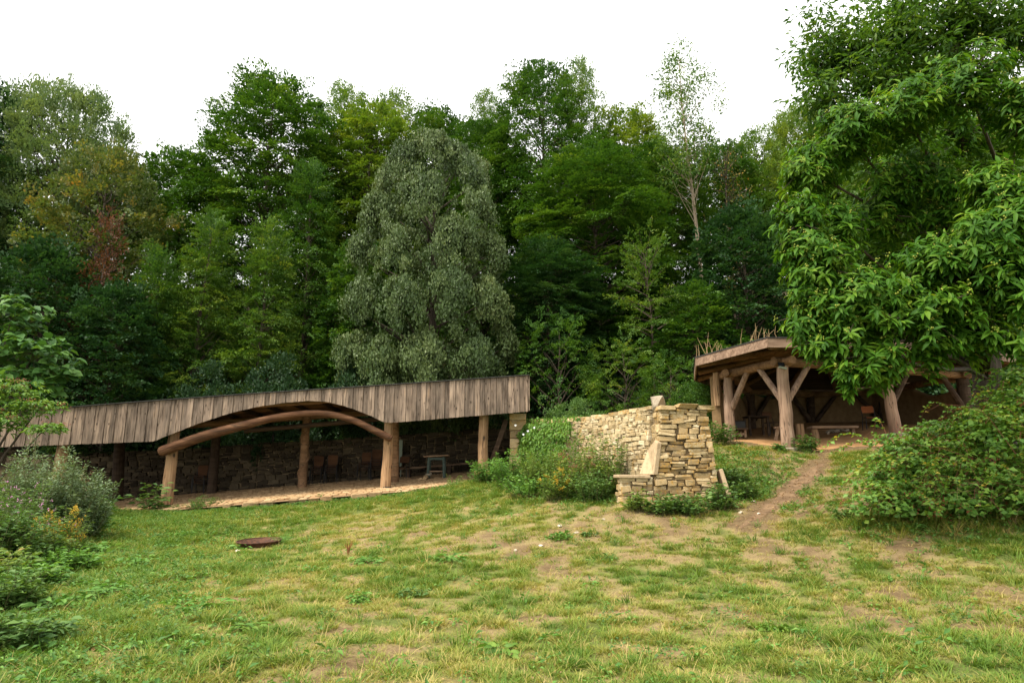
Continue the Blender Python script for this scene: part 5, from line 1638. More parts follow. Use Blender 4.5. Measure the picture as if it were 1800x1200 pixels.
mb = MB(); mb.box((q.x + .08, 20.6, q.z + .42), (.38, .25, .05), Matrix.Rotation(-.15, 3, 'Y')); mb.build('seat', M['plank'], sl)
for sx in (-1, 1):
    mb = MB(); mb.beam((q.x + .08 + sx * .2, 20.6, q.z), (q.x + .08 + sx * .1, 20.6, q.z + .40), .09, .06, up=(0, 1, 0)); mb.build('leg', M['plank'], sl)
HL = [f'pale hearth stone seen under the pavilion bench, {w}' for w in ('nearest the log leg', 'second from the log leg', 'third from the log leg', 'third from the square leg', 'second from the square leg', 'nearest the square leg')]
rg_ = random.Random(8)
for k, (px_, dy) in enumerate(((1456, 0), (1464, .3), (1472, .05), (1481, .35), (1489, .1), (1497, .4))):
    q = gat(px_, 768, 22.4 + dy)
    boulder('hearth_stone', (q.x, q.y, q.z + .07), rg_.uniform(.11, .16), 50 + k, HL[k], 'stone', M['boulder'], .7, group='hearth stones in the pavilion')
# solar lamp on the front post
q = at(1373, 643, 18.42); lp = empty('solar_lamp', q, 'small black solar lamp fixed to the top of the big front post', 'lamp')
mb = MB(); mb.box(q + Vector((0, -.02, .04)), (.18, .05, .12), Matrix.Rotation(-.5, 3, 'X')); mb.build('panel', M['lamp_glass'], lp, bevel=.008)
mb = MB(); mb.box(q + Vector((.03, -.03, -.06)), (.22, .07, .05), Matrix.Rotation(.25, 3, 'Y')); mb.build('lamp_head', M['pale_panel'], lp, bevel=.006)
mb = MB(); mb.beam(q + Vector((0, .08, 0)), q + Vector((.0, -.02, 0)), .04, .03); mb.build('bracket', M['black'], lp)
# dead stalks standing on the turf roof
rg = np.random.default_rng(44)
for k, (px_, py_, Y, nS, hS, lab) in enumerate(((1234, 629, 21.2, 5, 1.0, 'tuft of dry stalks at the very corner of the turf roof'), (1252, 622, 20.9, 9, .75, 'dense tuft of dry stalks just in from the corner of the turf roof'), (1270, 618, 20.6, 12, .45, 'low tangle of reddish dry stalks along the turf roof edge'),
                                              (1312, 606, 19.4, 4, .7, 'few forked dry stalks halfway along the turf roof edge'), (1326, 602, 18.9, 3, .85, 'tall thin dry stalk group on the turf roof edge'), (1337, 600, 18.6, 5, .6, 'pale upright dry stalks near the chestnut on the turf roof'), (1364, 594, 18.3, 5, .5, 'dry stalks on the turf roof partly behind chestnut leaves'))):
    p = at(px_, py_, Y); p = Vector((p.x + .1, Y + .15, ZE + .02))
    mb = MB()
    for j in range(max(3, int(nS * .7))):
        b = p + Vector((rg.uniform(-.22, .22), rg.uniform(-.1, .2), 0)); le = rg.normal(0, .22, 2); h = hS * rg.uniform(.45, 1.0)
        t_ = b + Vector((le[0] * h, le[1] * h, h))
        mb.tube([b, b.lerp(t_, .5) + Vector((rg.normal(0, .03), 0, 0)), t_], [.011, .009, .004], 4)
        if rg.uniform() < .5: mb.tube([b.lerp(t_, .6), b.lerp(t_, .6) + Vector((rg.normal(0, .12), 0, .22 * h + .05))], [.006, .003], 3)
    tag(mb.build('dry_stalks', M['stalk'], None, off=(0, 0, 0)), lab, 'dry plant', 'dry plants on the turf roof')
# ------------------------------------------------------------------ sweet chestnut
def chestnut():
    rg = np.random.default_rng(55)
    tb_ = at(1752, 760, 14.0); tb_.z = gz(tb_.x, 14.0) - .1
    root = empty('sweet_chestnut', tb_, 'large sweet chestnut with long glossy drooping leaves hanging in front of the pavilion', 'tree')
    base = Vector(tb_)
    wood = MB()
    tr = [base, base + Vector((-.02, .05, 1.6)), base + Vector((.05, .0, 3.4)), base + Vector((.1, -.1, 5.4)), base + Vector((0, -.2, 8)), base + Vector((.2, -.3, 11))]
    wood.tube(tr, [.36, .29, .24, .17, .11, .04], 14, wob=.05)
    wood.build('trunk', M['bark'], root, True)
    # lobes of foliage: photograph position, distance, radii in px, shoots
    LB = [ # px, py, D, rx, ry, rdepth(m), n, far?
        (1420, 300, 10.6, 62, 62, .7, 46, 0), (1490, 235, 10.4, 78, 60, .8, 60, 0), (1590, 195, 10.2, 90, 62, .8, 70, 0), (1700, 150, 10.0, 100, 70, .9, 70, 0), (1790, 200, 9.6, 60, 90, .8, 40, 0),
        (1405, 400, 10.2, 52, 72, .6, 58, 0), (1440, 480, 9.9, 68, 78, .7, 76, 0), (1425, 560, 10.0, 58, 64, .6, 54, 0), (1470, 400, 10.6, 60, 70, .6, 36, 0),
        (1520, 545, 9.6, 92, 84, .8, 96, 0), (1620, 560, 9.4, 92, 86, .8, 90, 0), (1540, 630, 9.5, 62, 46, .5, 38, 0), (1490, 655, 9.6, 36, 26, .3, 9, 0), (1700, 590, 9.3, 80, 46, .6, 42, 0), (1640, 470, 9.5, 80, 60, .7, 56, 0),
        (1720, 450, 9.1, 84, 92, .8, 84, 0), (1785, 380, 8.8, 56, 80, .7, 50, 0), (1775, 500, 8.8, 60, 66, .6, 40, 0), (1790, 600, 8.9, 40, 26, .3, 8, 0), (1745, 330, 9.3, 60, 50, .6, 34, 0), (1600, 300, 11.4, 100, 66, .8, 44, 0), (1545, 385, 11.2, 80, 60, .7, 34, 0), (1660, 395, 11.0, 84, 60, .7, 34, 0), (1690, 240, 11.6, 80, 50, .7, 30, 0), (1570, 330, 10.8, 80, 50, .6, 30, 0), (1690, 330, 10.6, 80, 50, .6, 34, 0), (1450, 600, 9.9, 50, 40, .5, 26, 0),
        (1480, 110, 14.0, 70, 80, 1.2, 75, 1), (1570, 70, 13.6, 100, 90, 1.4, 130, 1), (1690, 50, 13.2, 110, 90, 1.4, 150, 1), (1450, 175, 14.0, 50, 50, .8, 34, 1), (1790, 70, 13.0, 70, 90, 1.2, 80, 1), (1540, 150, 13.4, 70, 50, .9, 60, 1), (1640, 130, 13.0, 80, 50, .9, 44, 1), (1440, 120, 14.2, 36, 50, .8, 22, 1), (1425, 60, 14.2, 26, 40, .8, 10, 1), (1590, 320, 13.6, 120, 90, 1.4, 130, 1), (1720, 270, 13.4, 110, 90, 1.4, 150, 1), (1650, 390, 13.4, 110, 70, 1.2, 110, 1), (1790, 300, 13.2, 80, 120, 1.4, 110, 1), (1530, 430, 13.0, 110, 80, 1.2, 100, 1), (1650, 520, 12.6, 120, 70, 1.0, 90, 1), (1560, 260, 12.2, 110, 60, .8, 70, 1), (1640, 330, 12.4, 120, 60, .9, 90, 1), (1740, 330, 12.2, 80, 60, .9, 60, 1), (1770, 470, 12.6, 70, 90, 1.2, 70, 1)]
    limbs = MB()
    Ps, As, Ns, Ls, Ws, ti = [], [], [], [], [], []
    Pf, Af, Nf, tf_ = [], [], [], []
    burrs = []
    for (px_, py_, D, rx, ry, rd, n, far) in LB:
        c = at(px_, py_, D); r = Vector((rx / F_PX * D, rd, ry / F_PX * D))
        # a limb to every lobe
        zt = min(max(.25, (c.z - base.z) / 11 - .12), .85)
        k = zt * 5; i0 = int(k); st_ = tr[i0].lerp(tr[min(i0 + 1, 5)], k - i0)
        mid = st_.lerp(c, .5) + Vector((rg.normal(0, .15), rg.normal(0, .2), .35 + rg.normal(0, .15)))
        limbs.tube([st_, st_.lerp(mid, .55) + Vector((0, 0, .1)), mid, mid.lerp(c, .6), c], [.07, .05, .038, .026, .014], 6)
        for j in range(int(n * (1.0 if far else 1.75))):
            d = nrm(rg.normal(0, 1, 3) + np.array([0, -.25, .25]))
            p = np.array(c) + d * np.array(r) * (rg.uniform(.45, 1.05) if not far else rg.uniform(.1, 1.3))
            if j % 3 == 0:
                q = Vector(p); limbs.tube([mid.lerp(c, .7 + .3 * rg.uniform()), c.lerp(q, .5) + Vector((0, 0, .05)), q], [.016, .011, .005], 3, cap=False)
            tone = rg.uniform()
            if far:
                m_ = 26
                a = rg.normal(0, 1, (m_, 3)); a[:, 2] = a[:, 2] * .5 - .25; a = nrm(a)
                Pf.append(p + a * rg.uniform(.02, .34, m_)[:, None]); Af.append(a); nv = rg.normal(0, .5, (m_, 3)); nv[:, 2] += .9; Nf.append(nv); tf_.append(np.clip(.5 * tone + .5 * rg.uniform(0, 1, m_), 0, 1))
                continue
            # a shoot: leaves whorled round its tip and along it, drooping
            m_ = int(rg.integers(13, 22))
            sd = nrm(np.array([d[0] * .9, d[1] * .7 - .15, .35 + .3 * rg.uniform()]))
            s_, u_ = perp(sd[None]); s_, u_ = s_[0], u_[0]
            th = np.arange(m_) * 2.4 + rg.uniform(0, 6); al = rg.uniform(0, .26, m_)
            a = (np.cos(th)[:, None] * s_ + np.sin(th)[:, None] * u_) * (.85 + .35 * rg.uniform(0, 1, m_))[:, None] + sd * rg.uniform(.1, .8, m_)[:, None] + np.array([0, 0, -.22])
            Ps.append(p - sd * al[:, None]); As.append(a)
            nv = np.tile(sd * .8 + np.array([0, 0, .5]), (m_, 1)) + rg.normal(0, .25, (m_, 3)); Ns.append(nv)
            Ls.append(rg.uniform(.10, .205, m_)); Ws.append(rg.uniform(.85, 1.2, m_)); ti.append(np.clip(.45 * tone + .5 * rg.uniform(0, 1, m_), 0, 1))
            if rg.uniform() < .28: burrs.append(p + sd * .03)
    limbs.build('limbs', M['bark'], root, True)
    P = np.concatenate(Ps); L = np.concatenate(Ls); o0 = np.array(base)
    big = leaves(P - o0, np.concatenate(As), np.concatenate(Ns), L, L * .31 * np.concatenate(Ws), np.concatenate(ti), 3, .34, .22)
    obj('crown', leaf_mesh('crown', LM['chestnut'], [big]), root)
    Pf = np.concatenate(Pf); nf = len(Pf); L = rg.uniform(.12, .22, nf)
    obj('crown', leaf_mesh('crown', LM['chest_far'], [leaves(Pf - o0, np.concatenate(Af), np.concatenate(Nf), L, L * .34, np.concatenate(tf_), 1, .25)]), root)
    b = petal_balls('burrs', M['burr'], [np.array(q) - o0 for q in burrs], .016, root, 3, 5); b['kind'] = 'stuff'
chestnut()

# ------------------------------------------------------------------ brambles
def mound_leaves(rg, lobes, n, leafL, leafW, up=.95, trif=True, segs=1):
    P, A, Nr, T = [], [], [], []
    vol = np.array([l[3] * l[5] for l in lobes]); pick = rg.choice(len(lobes), n, p=vol / vol.sum()); lb = np.array(lobes)[pick]
    d = nrm(rg.normal(0, 1, (n, 3)) + [0, -.2, .35]); d[:, 2] = np.where(d[:, 2] < -.75, -d[:, 2], d[:, 2])
    C = lb[:, :3] + d * lb[:, 3:] * (rg.uniform(.45, 1.06, n) * (.48 + 1.05 * fbm(lb[:, 0] + d[:, 0] * 1.5, lb[:, 2] + d[:, 2] * 1.5, 1.7, 2)))[:, None]
    tone = fbm(C[:, 0] * 3, C[:, 2] * 3 + C[:, 1] * 3, 1.0, 2)
    out = []
    k = 3 if trif else 1
    for j in range(k):
        az = np.arctan2(d[:, 1], d[:, 0]) + rg.normal(0, .5, n) + (j - (k - 1) / 2) * 1.25
        a = np.stack([np.cos(az), np.sin(az), rg.normal(-.12, .3, n)], 1)
        nn = d * .45 + np.array([0, -.15, up]) + rg.normal(0, .38, (n, 3))
        sc = rg.uniform(.6, 1.25, n)
        out.append(leaves(C + a * .01, a, nn, leafL * sc, leafW * sc, np.clip(.5 * tone + .55 * rg.uniform(0, 1, n) - .02, 0, 1), segs, .15))
    return out, C, d

def bramble(label, lobes_px, n, seed, berries, canes):
    rg = np.random.default_rng(seed)
    lobes = []
    for (px_, py_, D, rx, ry, rd) in lobes_px:
        c = at(px_, py_, D); lobes.append((c.x, D, c.z, rx / F_PX * D, rd, ry / F_PX * D))
    c0 = lobes[0]; o0 = Vector((c0[0], c0[1], gz(c0[0], c0[1])))
    root = empty('bramble_bush', o0, label, 'bush', 'bramble bushes before the pavilion')
    lo = [(l[0] - o0.x, l[1] - o0.y, l[2] - o0.z, *l[3:]) for l in lobes]
    lv, C, d = mound_leaves(rg, lo, n, .108, .08)
    mb = MB()
    for k in range(canes):
        i = rg.integers(len(C)); p = C[i]; a = nrm(rg.normal(0, 1, 3) * [1, .6, .2] + [-.3, -.5, .1]); L = rg.uniform(.4, 1.0)
        mb.tube([p - a * .3, p + a * L * .3 + [0, 0, .12], p + a * L * .7 + [0, 0, .10], p + a * L + [0, 0, -.08]], [.006, .005, .004, .002], 4, cap=False)
    P_, A_, N_, T_ = [], [], [], []
    for k in range(canes * 2):                                           # long arching shoots standing clear of the mound, leaves along them
        i = rg.integers(len(C)); p = C[i]
        if d[i][2] < .15: continue
        az = rg.uniform(0, 6.283); hd = np.array([math.cos(az), math.sin(az), 0]); L = rg.uniform(.5, 1.2); up_ = rg.uniform(.15, .42)
        pos = lambda s: p + hd * L * s + np.array([0, 0, up_ * 4 * s * (1 - s) * .9 - .12 * s])
        mb.tube([pos(s) for s in (0, .3, .6, .85, 1)], [.006, .005, .004, .003, .002], 4, cap=False)
        for s in np.linspace(.1, 1, int(L * 15)):
            for q in (-1.2, 0, 1.2):
                b_ = az + q + rg.normal(0, .5); P_.append(pos(s)); A_.append((math.cos(b_), math.sin(b_), rg.normal(0, .3))); N_.append((rg.normal(0, .45), rg.normal(0, .45), 1)); T_.append(rg.uniform(.2, 1))
    n_ = len(P_); sc_ = rg.uniform(.6, 1.2, n_)
    lv.append(leaves(np.array(P_), np.array(A_), np.array(N_), .085 * sc_, .062 * sc_, np.array(T_), 1, .15))
    obj('foliage', leaf_mesh('foliage', LM['bramble'], lv), root)
    mb.build('canes', M['stem_red'], root, off=(0, 0, 0))
    ps = []
    for k in range(berries):
        i = rg.integers(len(C)); 
        if d[i][1] > .3: continue
        c = C[i] * 1.0 + d[i] * .05
        for j in range(rg.integers(4, 9)): ps.append(c + rg.normal(0, .045, 3))
    o = petal_balls('berries', M['berry'], ps, .010, root, seed, 3); o['kind'] = 'stuff'
    return root
bramble('dense bramble mound with red unripe berries on the slope before the third post', [(1645, 852, 11.9, 100, 62, .9), (1558, 858, 12.2, 50, 38, .6), (1590, 885, 11.5, 85, 34, .6), (1690, 892, 11.1, 95, 36, .6), (1590, 805, 12.4, 56, 44, .6), (1662, 785, 12.5, 70, 44, .7)], 2500, 71, 190, 44)
bramble('taller bramble bush in deep shade by the far edge of the photo', [(1750, 800, 11.4, 80, 80, .9), (1740, 752, 12.2, 66, 38, .8), (1815, 770, 11.6, 66, 90, .8), (1800, 690, 12.6, 60, 55, .7), (1720, 868, 11.2, 90, 50, .6), (1800, 880, 10.6, 80, 55, .6)], 2500, 72, 130, 44)
for k, (px_, py_, Y, lab) in enumerate(((1600, 885, 11.5, 'tall dry grass stems in front of the low bramble mound'), (1668, 890, 11.2, 'bleached grass stems where the two brambles meet'), (1745, 890, 10.7, 'arching dry grass stems before the taller bramble'), (1545, 868, 12.2, 'thin dry stems at the path side of the brambles'))):
    p = at(px_, py_, Y); p.z = gz(p.x, Y); mb = MB()
    for j in range(12):
        a_ = random.uniform(0, 6.28); r_ = random.uniform(0, .6); q = p + Vector((r_ * math.cos(a_), r_ * math.sin(a_) * .6, -.03)); le = Vector((random.gauss(0, .28), random.gauss(-.12, .15), 0)); hh = random.uniform(.25, .7)
        mb.tube([q, q + le * .3 + Vector((0, 0, hh * .6)), q + le + Vector((0, 0, hh)), q + le * 1.9 + Vector((0, 0, hh * .93))], [.003, .0025, .003, .005], 3, cap=False)
    tag(mb.build('dry_grass_clump', M['stalk'], None, off=(0, 0, 0)), lab, 'dry grass', 'dry grass before the brambles')
# ------------------------------------------------------------------ shrubs along the wall
def sh(px_, py_, Y):
    p = at(px_, py_, Y); return (p.x, Y, gz(p.x, Y) - .03)
SG = 'shrubs growing along the stone wall'
def wallshrub(px_, Y, label, seed, H, Rr, lm, n=46, per=46, L=.075, W=.045, name='shrub', flowers=None, fn='flowers', off=0.0):
    p = sh(px_, 870, Y)
    return plant(name, p, label, 'shrub', seed, lm, 'stem_green', SG, flowers, fn, n_stem=n, H=H, Rr=Rr, leafL=L, leafW=W, per=per, curve=.2)
wallshrub(1072, 15.9, 'tall airy yellow-green shrub next to the stone seat', 201, 1.35, .62, 'mixed', 44, 60)
wallshrub(1020, 16.2, 'olive shrub with brown seed heads in the middle of the wall foot', 202, 1.05, .7, 'mixed', 54, 52, flowers=('elder', .5, .012, 5, .15), fn='seed_heads')
wallshrub(960, 17.3, 'dense shrub with a few orange leaves below the bindweed', 203, 1.15, .75, 'mixed', 60, 56)
wallshrub(905, 18.6, 'low bushy shrub before the foot of the diagonal strut', 204, 1.0, .8, 'weed', 56, 52)
wallshrub(860, 20.2, 'low green shrub hiding the foot of the high corner post', 205, .72, .75, 'weed', 46, 46)
wallshrub(985, 15.8, 'low shrub with yellow-brown leaves at the lawn edge below the wall', 206, .72, .62, 'mixed', 46, 46, flowers=('yellow', .3, .012, 5, .1))
wallshrub(1042, 15.2, 'low dark shrub on the lawn edge beside the stone seat', 207, .66, .55, 'nettle', 40, 46)
wallshrub(930, 16.8, 'soft pale green shrub spreading into the grass below the wall', 208, .62, .8, 'weed', 46, 40)
# young climbing shoots up the wall face
wallshrub(1025, 17.2, 'climbing shoots reaching up the pale face of the stone wall', 209, 1.65, .45, 'ivy', 20, 44)
# bindweed curtain over the far half of the wall
def bindweed():
    rg = np.random.default_rng(66)
    root = empty('bindweed', (W1.x, W1.y, gz(W1.x, W1.y)), 'bright green bindweed curtain draped over the far half of the stone wall', 'climber')
    o0 = np.array(root.location)
    n = 5200
    s = rg.uniform(.42, 1.02, n); v = rg.uniform(0, 1.06, n)
    p0 = np.array([W0[:]]) + (np.array([W1[:]]) - np.array([W0[:]])) * s[:, None]
    g_ = ground_np(p0[:, 0], p0[:, 1]); tp = np.array([wall_top(q) for q in s])
    lump = fbm(s * 9, v * 3, 1.6, 3)
    keep = (lump + np.clip((s - .5) * 2.4, -.5, .55)) > .40
    out_ = .06 + .45 * lump * np.sin(np.clip(v, 0, 1) * 2.6 + .3)
    top = v > .97
    x = p0[:, 0] + wn.x * out_; y = p0[:, 1] + wn.y * out_
    inw = np.where(top, rg.uniform(0, .55, n), 0)
    x -= wn.x * inw; y -= wn.y * inw
    z = g_ + (tp - g_) * np.minimum(v, 1.0) + np.where(top, rg.uniform(.0, .14, n), 0)
    P = np.stack([x, y, z], 1)[keep]; m_ = len(P)
    A = np.stack([rg.normal(0, .55, m_), rg.normal(0, .4, m_), -np.abs(rg.normal(.7, .4, m_))], 1)
    Nr = np.array([wn.x, wn.y, .55]) + rg.normal(0, .4, (m_, 3))
    sc = rg.uniform(.6, 1.25, m_)
    obj('foliage', leaf_mesh('foliage', LM['ivy'], [leaves(P - o0, A, Nr, .105 * sc, .075 * sc, np.clip(.5 * lump[keep] + .5 * rg.uniform(0, 1, m_), 0, 1), 1, .25)]), root)
    for (px_, py_) in ((926, 764), (934, 758), (945, 752), (912, 748)):
        q = at(px_, py_, 21.0)
        ss = .78; pw = W0.lerp(W1, ss)
        q = at(px_, py_, 20.9 if px_ > 920 else 21.8)
        mb = MB()
        for k in range(10): pass
        mb.lathe((0, 0, 0), [(.004, 0), (.012, .03), (.035, .05), (.034, .052), (.006, .02)], 10)
        o = obj('flower', mesh_of('flower', [Matrix.Rotation(1.3, 3, 'X') @ v_ for v_ in mb.v], mb.f, [M['white']], True), root, Vector((q.x, q.y, q.z)) - Vector(o0) + Vector((wn.x, wn.y, 0)) * .12)
bindweed()
# nettles round the pier
NG = 'nettle clumps'
for k, (px_, py_, Y, H, Rr, n, lab, lm) in enumerate((
        (1165, 905, 13.75, .42, .34, 26, 'nettle clump at the foot of the pier nearest the stone seat', 'nettle'), (1215, 908, 13.7, .42, .40, 30, 'nettle clump at the middle of the pier foot', 'nettle'),
        (1262, 893, 13.9, .55, .36, 30, 'nettle clump at the outer corner of the pier foot', 'nettle'), (1305, 866, 14.6, .42, .36, 26, 'taller nettle clump behind the slab leaning on the pier', 'nettle'),
        (1292, 838, 15.6, .42, .40, 26, 'nettle clump on the slope behind the pier', 'nettle'), (1268, 782, 20.0, .75, .55, 34, 'leafy clump at the foot of the slim first post of the pavilion', 'nettle'),
        (1415, 785, 18.3, .5, .30, 22, 'small leafy clump at the foot of the big front post', 'nettle'), (1369, 788, 18.4, .2, .14, 9, 'tiny weed before the stone pad of the big front post', 'nettle'),
        (1120, 895, 13.95, .40, .26, 16, 'wispy weeds against the stone seat', 'mixed'))):
    plant('nettle_clump', sh(px_, py_, Y), lab, 'weed clump', 400 + k, lm, 'stem_green', NG, n_stem=n, H=H, Rr=Rr, leafL=.095, leafW=.055, per=26, curve=.2, start=.2)
# weeds before the shelter
plant('tall_weed', sh(263, 893, 21.7), 'broad-leaved upright weed beside the leaning arch post', 'weed', 420, 'nettle', 'stem_green', None, n_stem=9, H=1.05, Rr=.42, leafL=.24, leafW=.12, per=17, curve=.2, segs=3, dr=.3)
plant('bushy_weed', sh(357, 892, 21.6), 'bushy dark green weed on the edge of the stone floor under the arch', 'weed', 421, 'nettle', 'stem_green', None, n_stem=40, H=.50, Rr=.52, leafL=.07, leafW=.04, per=30)
for k, (px_, py_, lab) in enumerate(((315, 897, 'low weed at the foot of the leaning arch post'), (410, 892, 'small grassy weed on the floor edge under the low side of the arch'), (520, 884, 'small weed on the floor edge before the twined post'), (568, 880, 'bright tuft of weed on the floor edge before the stacked chairs'), (800, 843, 'tall thin weed by the end of the stone floor'), (285, 900, 'low spreading weed next to the broad-leaved upright weed'))):
    plant('edge_weed', sh(px_, py_, 21.75), lab, 'weed', 430 + k, 'weed' if k != 0 else 'nettle', 'stem_green', 'weeds on the floor edge', n_stem=14, H=.26 if k != 4 else .5, Rr=.26, leafL=.07, leafW=.035, per=18)

# ------------------------------------------------------------------ tall herbs at the left
HG = 'tall herbs at the near end of the shelter'
plant('mugwort', sh(60, 960, 14.6), 'silvery grey-green mugwort, the bushiest, before the end of the fascia', 'herb', 501, 'mugwort', 'stem_green', HG, n_stem=110, H=1.9, Rr=.95, leafL=.08, leafW=.028, per=150, curve=.15, up=1.0)
plant('mugwort', sh(112, 950, 14.9), 'silvery mugwort leaning towards the dark corner of the shelter', 'herb', 502, 'mugwort', 'stem_green', HG, n_stem=90, H=1.55, Rr=.9, leafL=.08, leafW=.028, per=140, curve=.15, up=1.0)
plant('mugwort', sh(35, 950, 14.4), 'tall thin flowering mugwort stems crossing the fascia boards', 'herb', 503, 'mugwort', 'stem_green', HG, n_stem=9, H=2.75, Rr=.42, leafL=.05, leafW=.02, per=120, curve=.1, up=1.0)
plant('willowherb', sh(12, 965, 13.2), 'pink-flowered willowherb in the corner of the photo', 'herb', 504, 'nettle', 'stem_green', HG, ('pink', .5, .011, 3, .4), n_stem=40, H=1.45, Rr=.6, leafL=.09, leafW=.022, per=60, curve=.12)
plant('willowherb', sh(72, 965, 12.9), 'pink-flowered willowherb between mugwort and yellow ragwort', 'herb', 505, 'nettle', 'stem_green', HG, ('pink', .4, .011, 3, .35), n_stem=36, H=.95, Rr=.5, leafL=.08, leafW=.02, per=56, curve=.12)
plant('ragwort', sh(112, 958, 13.0), 'yellow-flowered ragwort at the edge of the lawn', 'herb', 506, 'mixed', 'stem_green', HG, ('yellow', .7, .010, 9, .12), n_stem=46, H=.92, Rr=.5, leafL=.06, leafW=.025, per=46, curve=.15)
plant('ragwort', sh(80, 972, 12.4), 'fading ochre-flowered ragwort in front of the willowherb', 'herb', 507, 'mixed', 'stem_green', HG, ('yellow', .6, .009, 6, .12), n_stem=36, H=.7, Rr=.45, leafL=.06, leafW=.025, per=46, curve=.15)
plant('dock', sh(135, 905, 16.5), 'rust-red seeding dock before the end post of the shelter', 'herb', 508, 'russet', 'stem_red', HG, ('elder', 1.0, .014, 22, .5), 'seed_heads', n_stem=6, H=1.45, Rr=.22, leafL=.08, leafW=.03, per=30)
plant('green_herb', sh(150, 925, 15.5), 'leafy green herb spilling over the corner of the stone floor', 'herb', 509, 'weed', 'stem_green', HG, n_stem=44, H=1.0, Rr=.6, leafL=.13, leafW=.06, per=34)
plant('green_herb', sh(25, 1000, 11.5), 'dark green herb clump low in the corner by the lawn', 'herb', 510, 'nettle', 'stem_green', HG, n_stem=60, H=.85, Rr=.62, leafL=.10, leafW=.05, per=44)
plant('green_herb', sh(-20, 1040, 9.6), 'ragged brown-green herb clump at the near edge of the lawn', 'herb', 511, 'mixed', 'stem_green', HG, n_stem=46, H=.6, Rr=.5, leafL=.09, leafW=.045, per=40)
plant('green_herb', sh(70, 990, 12.0), 'low olive herb clump below the ochre ragwort', 'herb', 512, 'mixed', 'stem_green', HG, n_stem=50, H=.5, Rr=.55, leafL=.08, leafW=.04, per=40)
for k, (px_, py_, Y, H, Rr, n, lm, lab) in enumerate(((-5, 1085, 8.4, .5, .5, 44, 'nettle', 'dark leafy clump on the very edge of the photo beside the near lawn'), (45, 1045, 9.7, .38, .5, 40, 'weed', 'low leafy clump between the herbs and the near lawn'),
        (10, 1165, 6.7, .34, .42, 36, 'nettle', 'leafy clump in the bottom corner of the photo'), (120, 1000, 11.6, .34, .5, 40, 'weed', 'bright low clump where the herbs meet the lawn'), (-45, 985, 11.2, 1.2, .7, 70, 'nettle', 'tall dark herb thicket at the edge behind the willowherb'))):
    plant('green_herb', sh(px_, py_, Y), lab, 'herb', 520 + k, lm, 'stem_green', HG, n_stem=n, H=H, Rr=Rr, leafL=.10, leafW=.05, per=34)
# elder and fig
def pinnate(label, name, cat, lobes_px, n, seed, lm, leafL, leafW, stem_at, umbels=0, stems=8, segs=1, trif=5):
    rg = np.random.default_rng(seed)
    b = at(*stem_at); o0 = Vector((b.x, b.y, gz(b.x, b.y) - .05))
    root = empty(name, o0, label, cat)
    mb = MB(); parts = []; um = []
    for (px_, py_, D, rx, ry, rd, frac) in lobes_px:
        c = at(px_, py_, D) - o0; r = np.array([rx / F_PX * D, rd, ry / F_PX * D]); c = np.array(c)
        mb.tube([(0, 0, 0), Vector(c) * .5 + Vector((rg.normal(0, .1), 0, .25)), Vector(c)], [.045, .03, .012], 6)
        m_ = int(n * frac)
        d = nrm(rg.normal(0, 1, (m_, 3)) + [0, -.15, .3])
        C = c + d * r * rg.uniform(.4, 1.05, m_)[:, None]
        for q in C[::4]:
            mb.tube([Vector(c).lerp(Vector(q), .1), Vector(q)], [.010, .004], 3, cap=False)
        for j in range(trif):
            az = np.arctan2(d[:, 1], d[:, 0]) + (j - (trif - 1) / 2) * (4.2 / max(trif, 2)) + rg.normal(0, .2, m_)
            a = np.stack([np.cos(az), np.sin(az), rg.normal(-.15, .25, m_)], 1)
            nn = np.array([0, -.25, 1]) + rg.normal(0, .33, (m_, 3)); sc = rg.uniform(.65, 1.2, m_)
            parts.append(leaves(C + a * .03, a, nn, leafL * sc, leafW * sc, rg.uniform(0, 1, m_), segs, .25))
        if umbels:
            k = max(1, int(umbels * frac))
            for q in C[rg.choice(m_, k)]:
                for z_ in range(26): um.append(q + np.array([0, -.02, .05]) + rg.normal(0, 1, 3) * [.085, .085, .022])
    mb.build('stems', M['bark'], root, True, off=(0, 0, 0))
    obj('foliage', leaf_mesh('foliage', LM[lm], parts), root)
    if um:
        o = petal_balls('berries', M['elder'], um, .014, root, seed, 1); o['kind'] = 'stuff'
    return root
pinnate('elder shrub with bright leaves and brick-red berry heads overhanging the low end of the roof', 'elder_shrub', 'shrub',
        [(20, 690, 16.5, 58, 26, .5, .24), (70, 715, 16.3, 44, 16, .4, .16), (10, 735, 16.2, 42, 28, .5, .2), (80, 752, 16.0, 36, 9, .3, .12), (-40, 720, 16.3, 60, 60, .6, .28)], 420, 601, 'elder', .15, .058, (-60, 900, 16.6), umbels=26)
pinnate('fig tree with big lobed bright leaves above the low end of the roof', 'fig_tree', 'tree',
        [(20, 560, 19.0, 72, 40, .8, .25), (60, 620, 18.8, 66, 36, .8, .25), (25, 680, 18.6, 70, 34, .7, .2), (95, 655, 18.8, 36, 14, .4, .08), (-60, 620, 19.0, 80, 90, .9, .22)], 330, 602, 'fig', .30, .24, (-70, 900, 19.2), segs=3, trif=3)

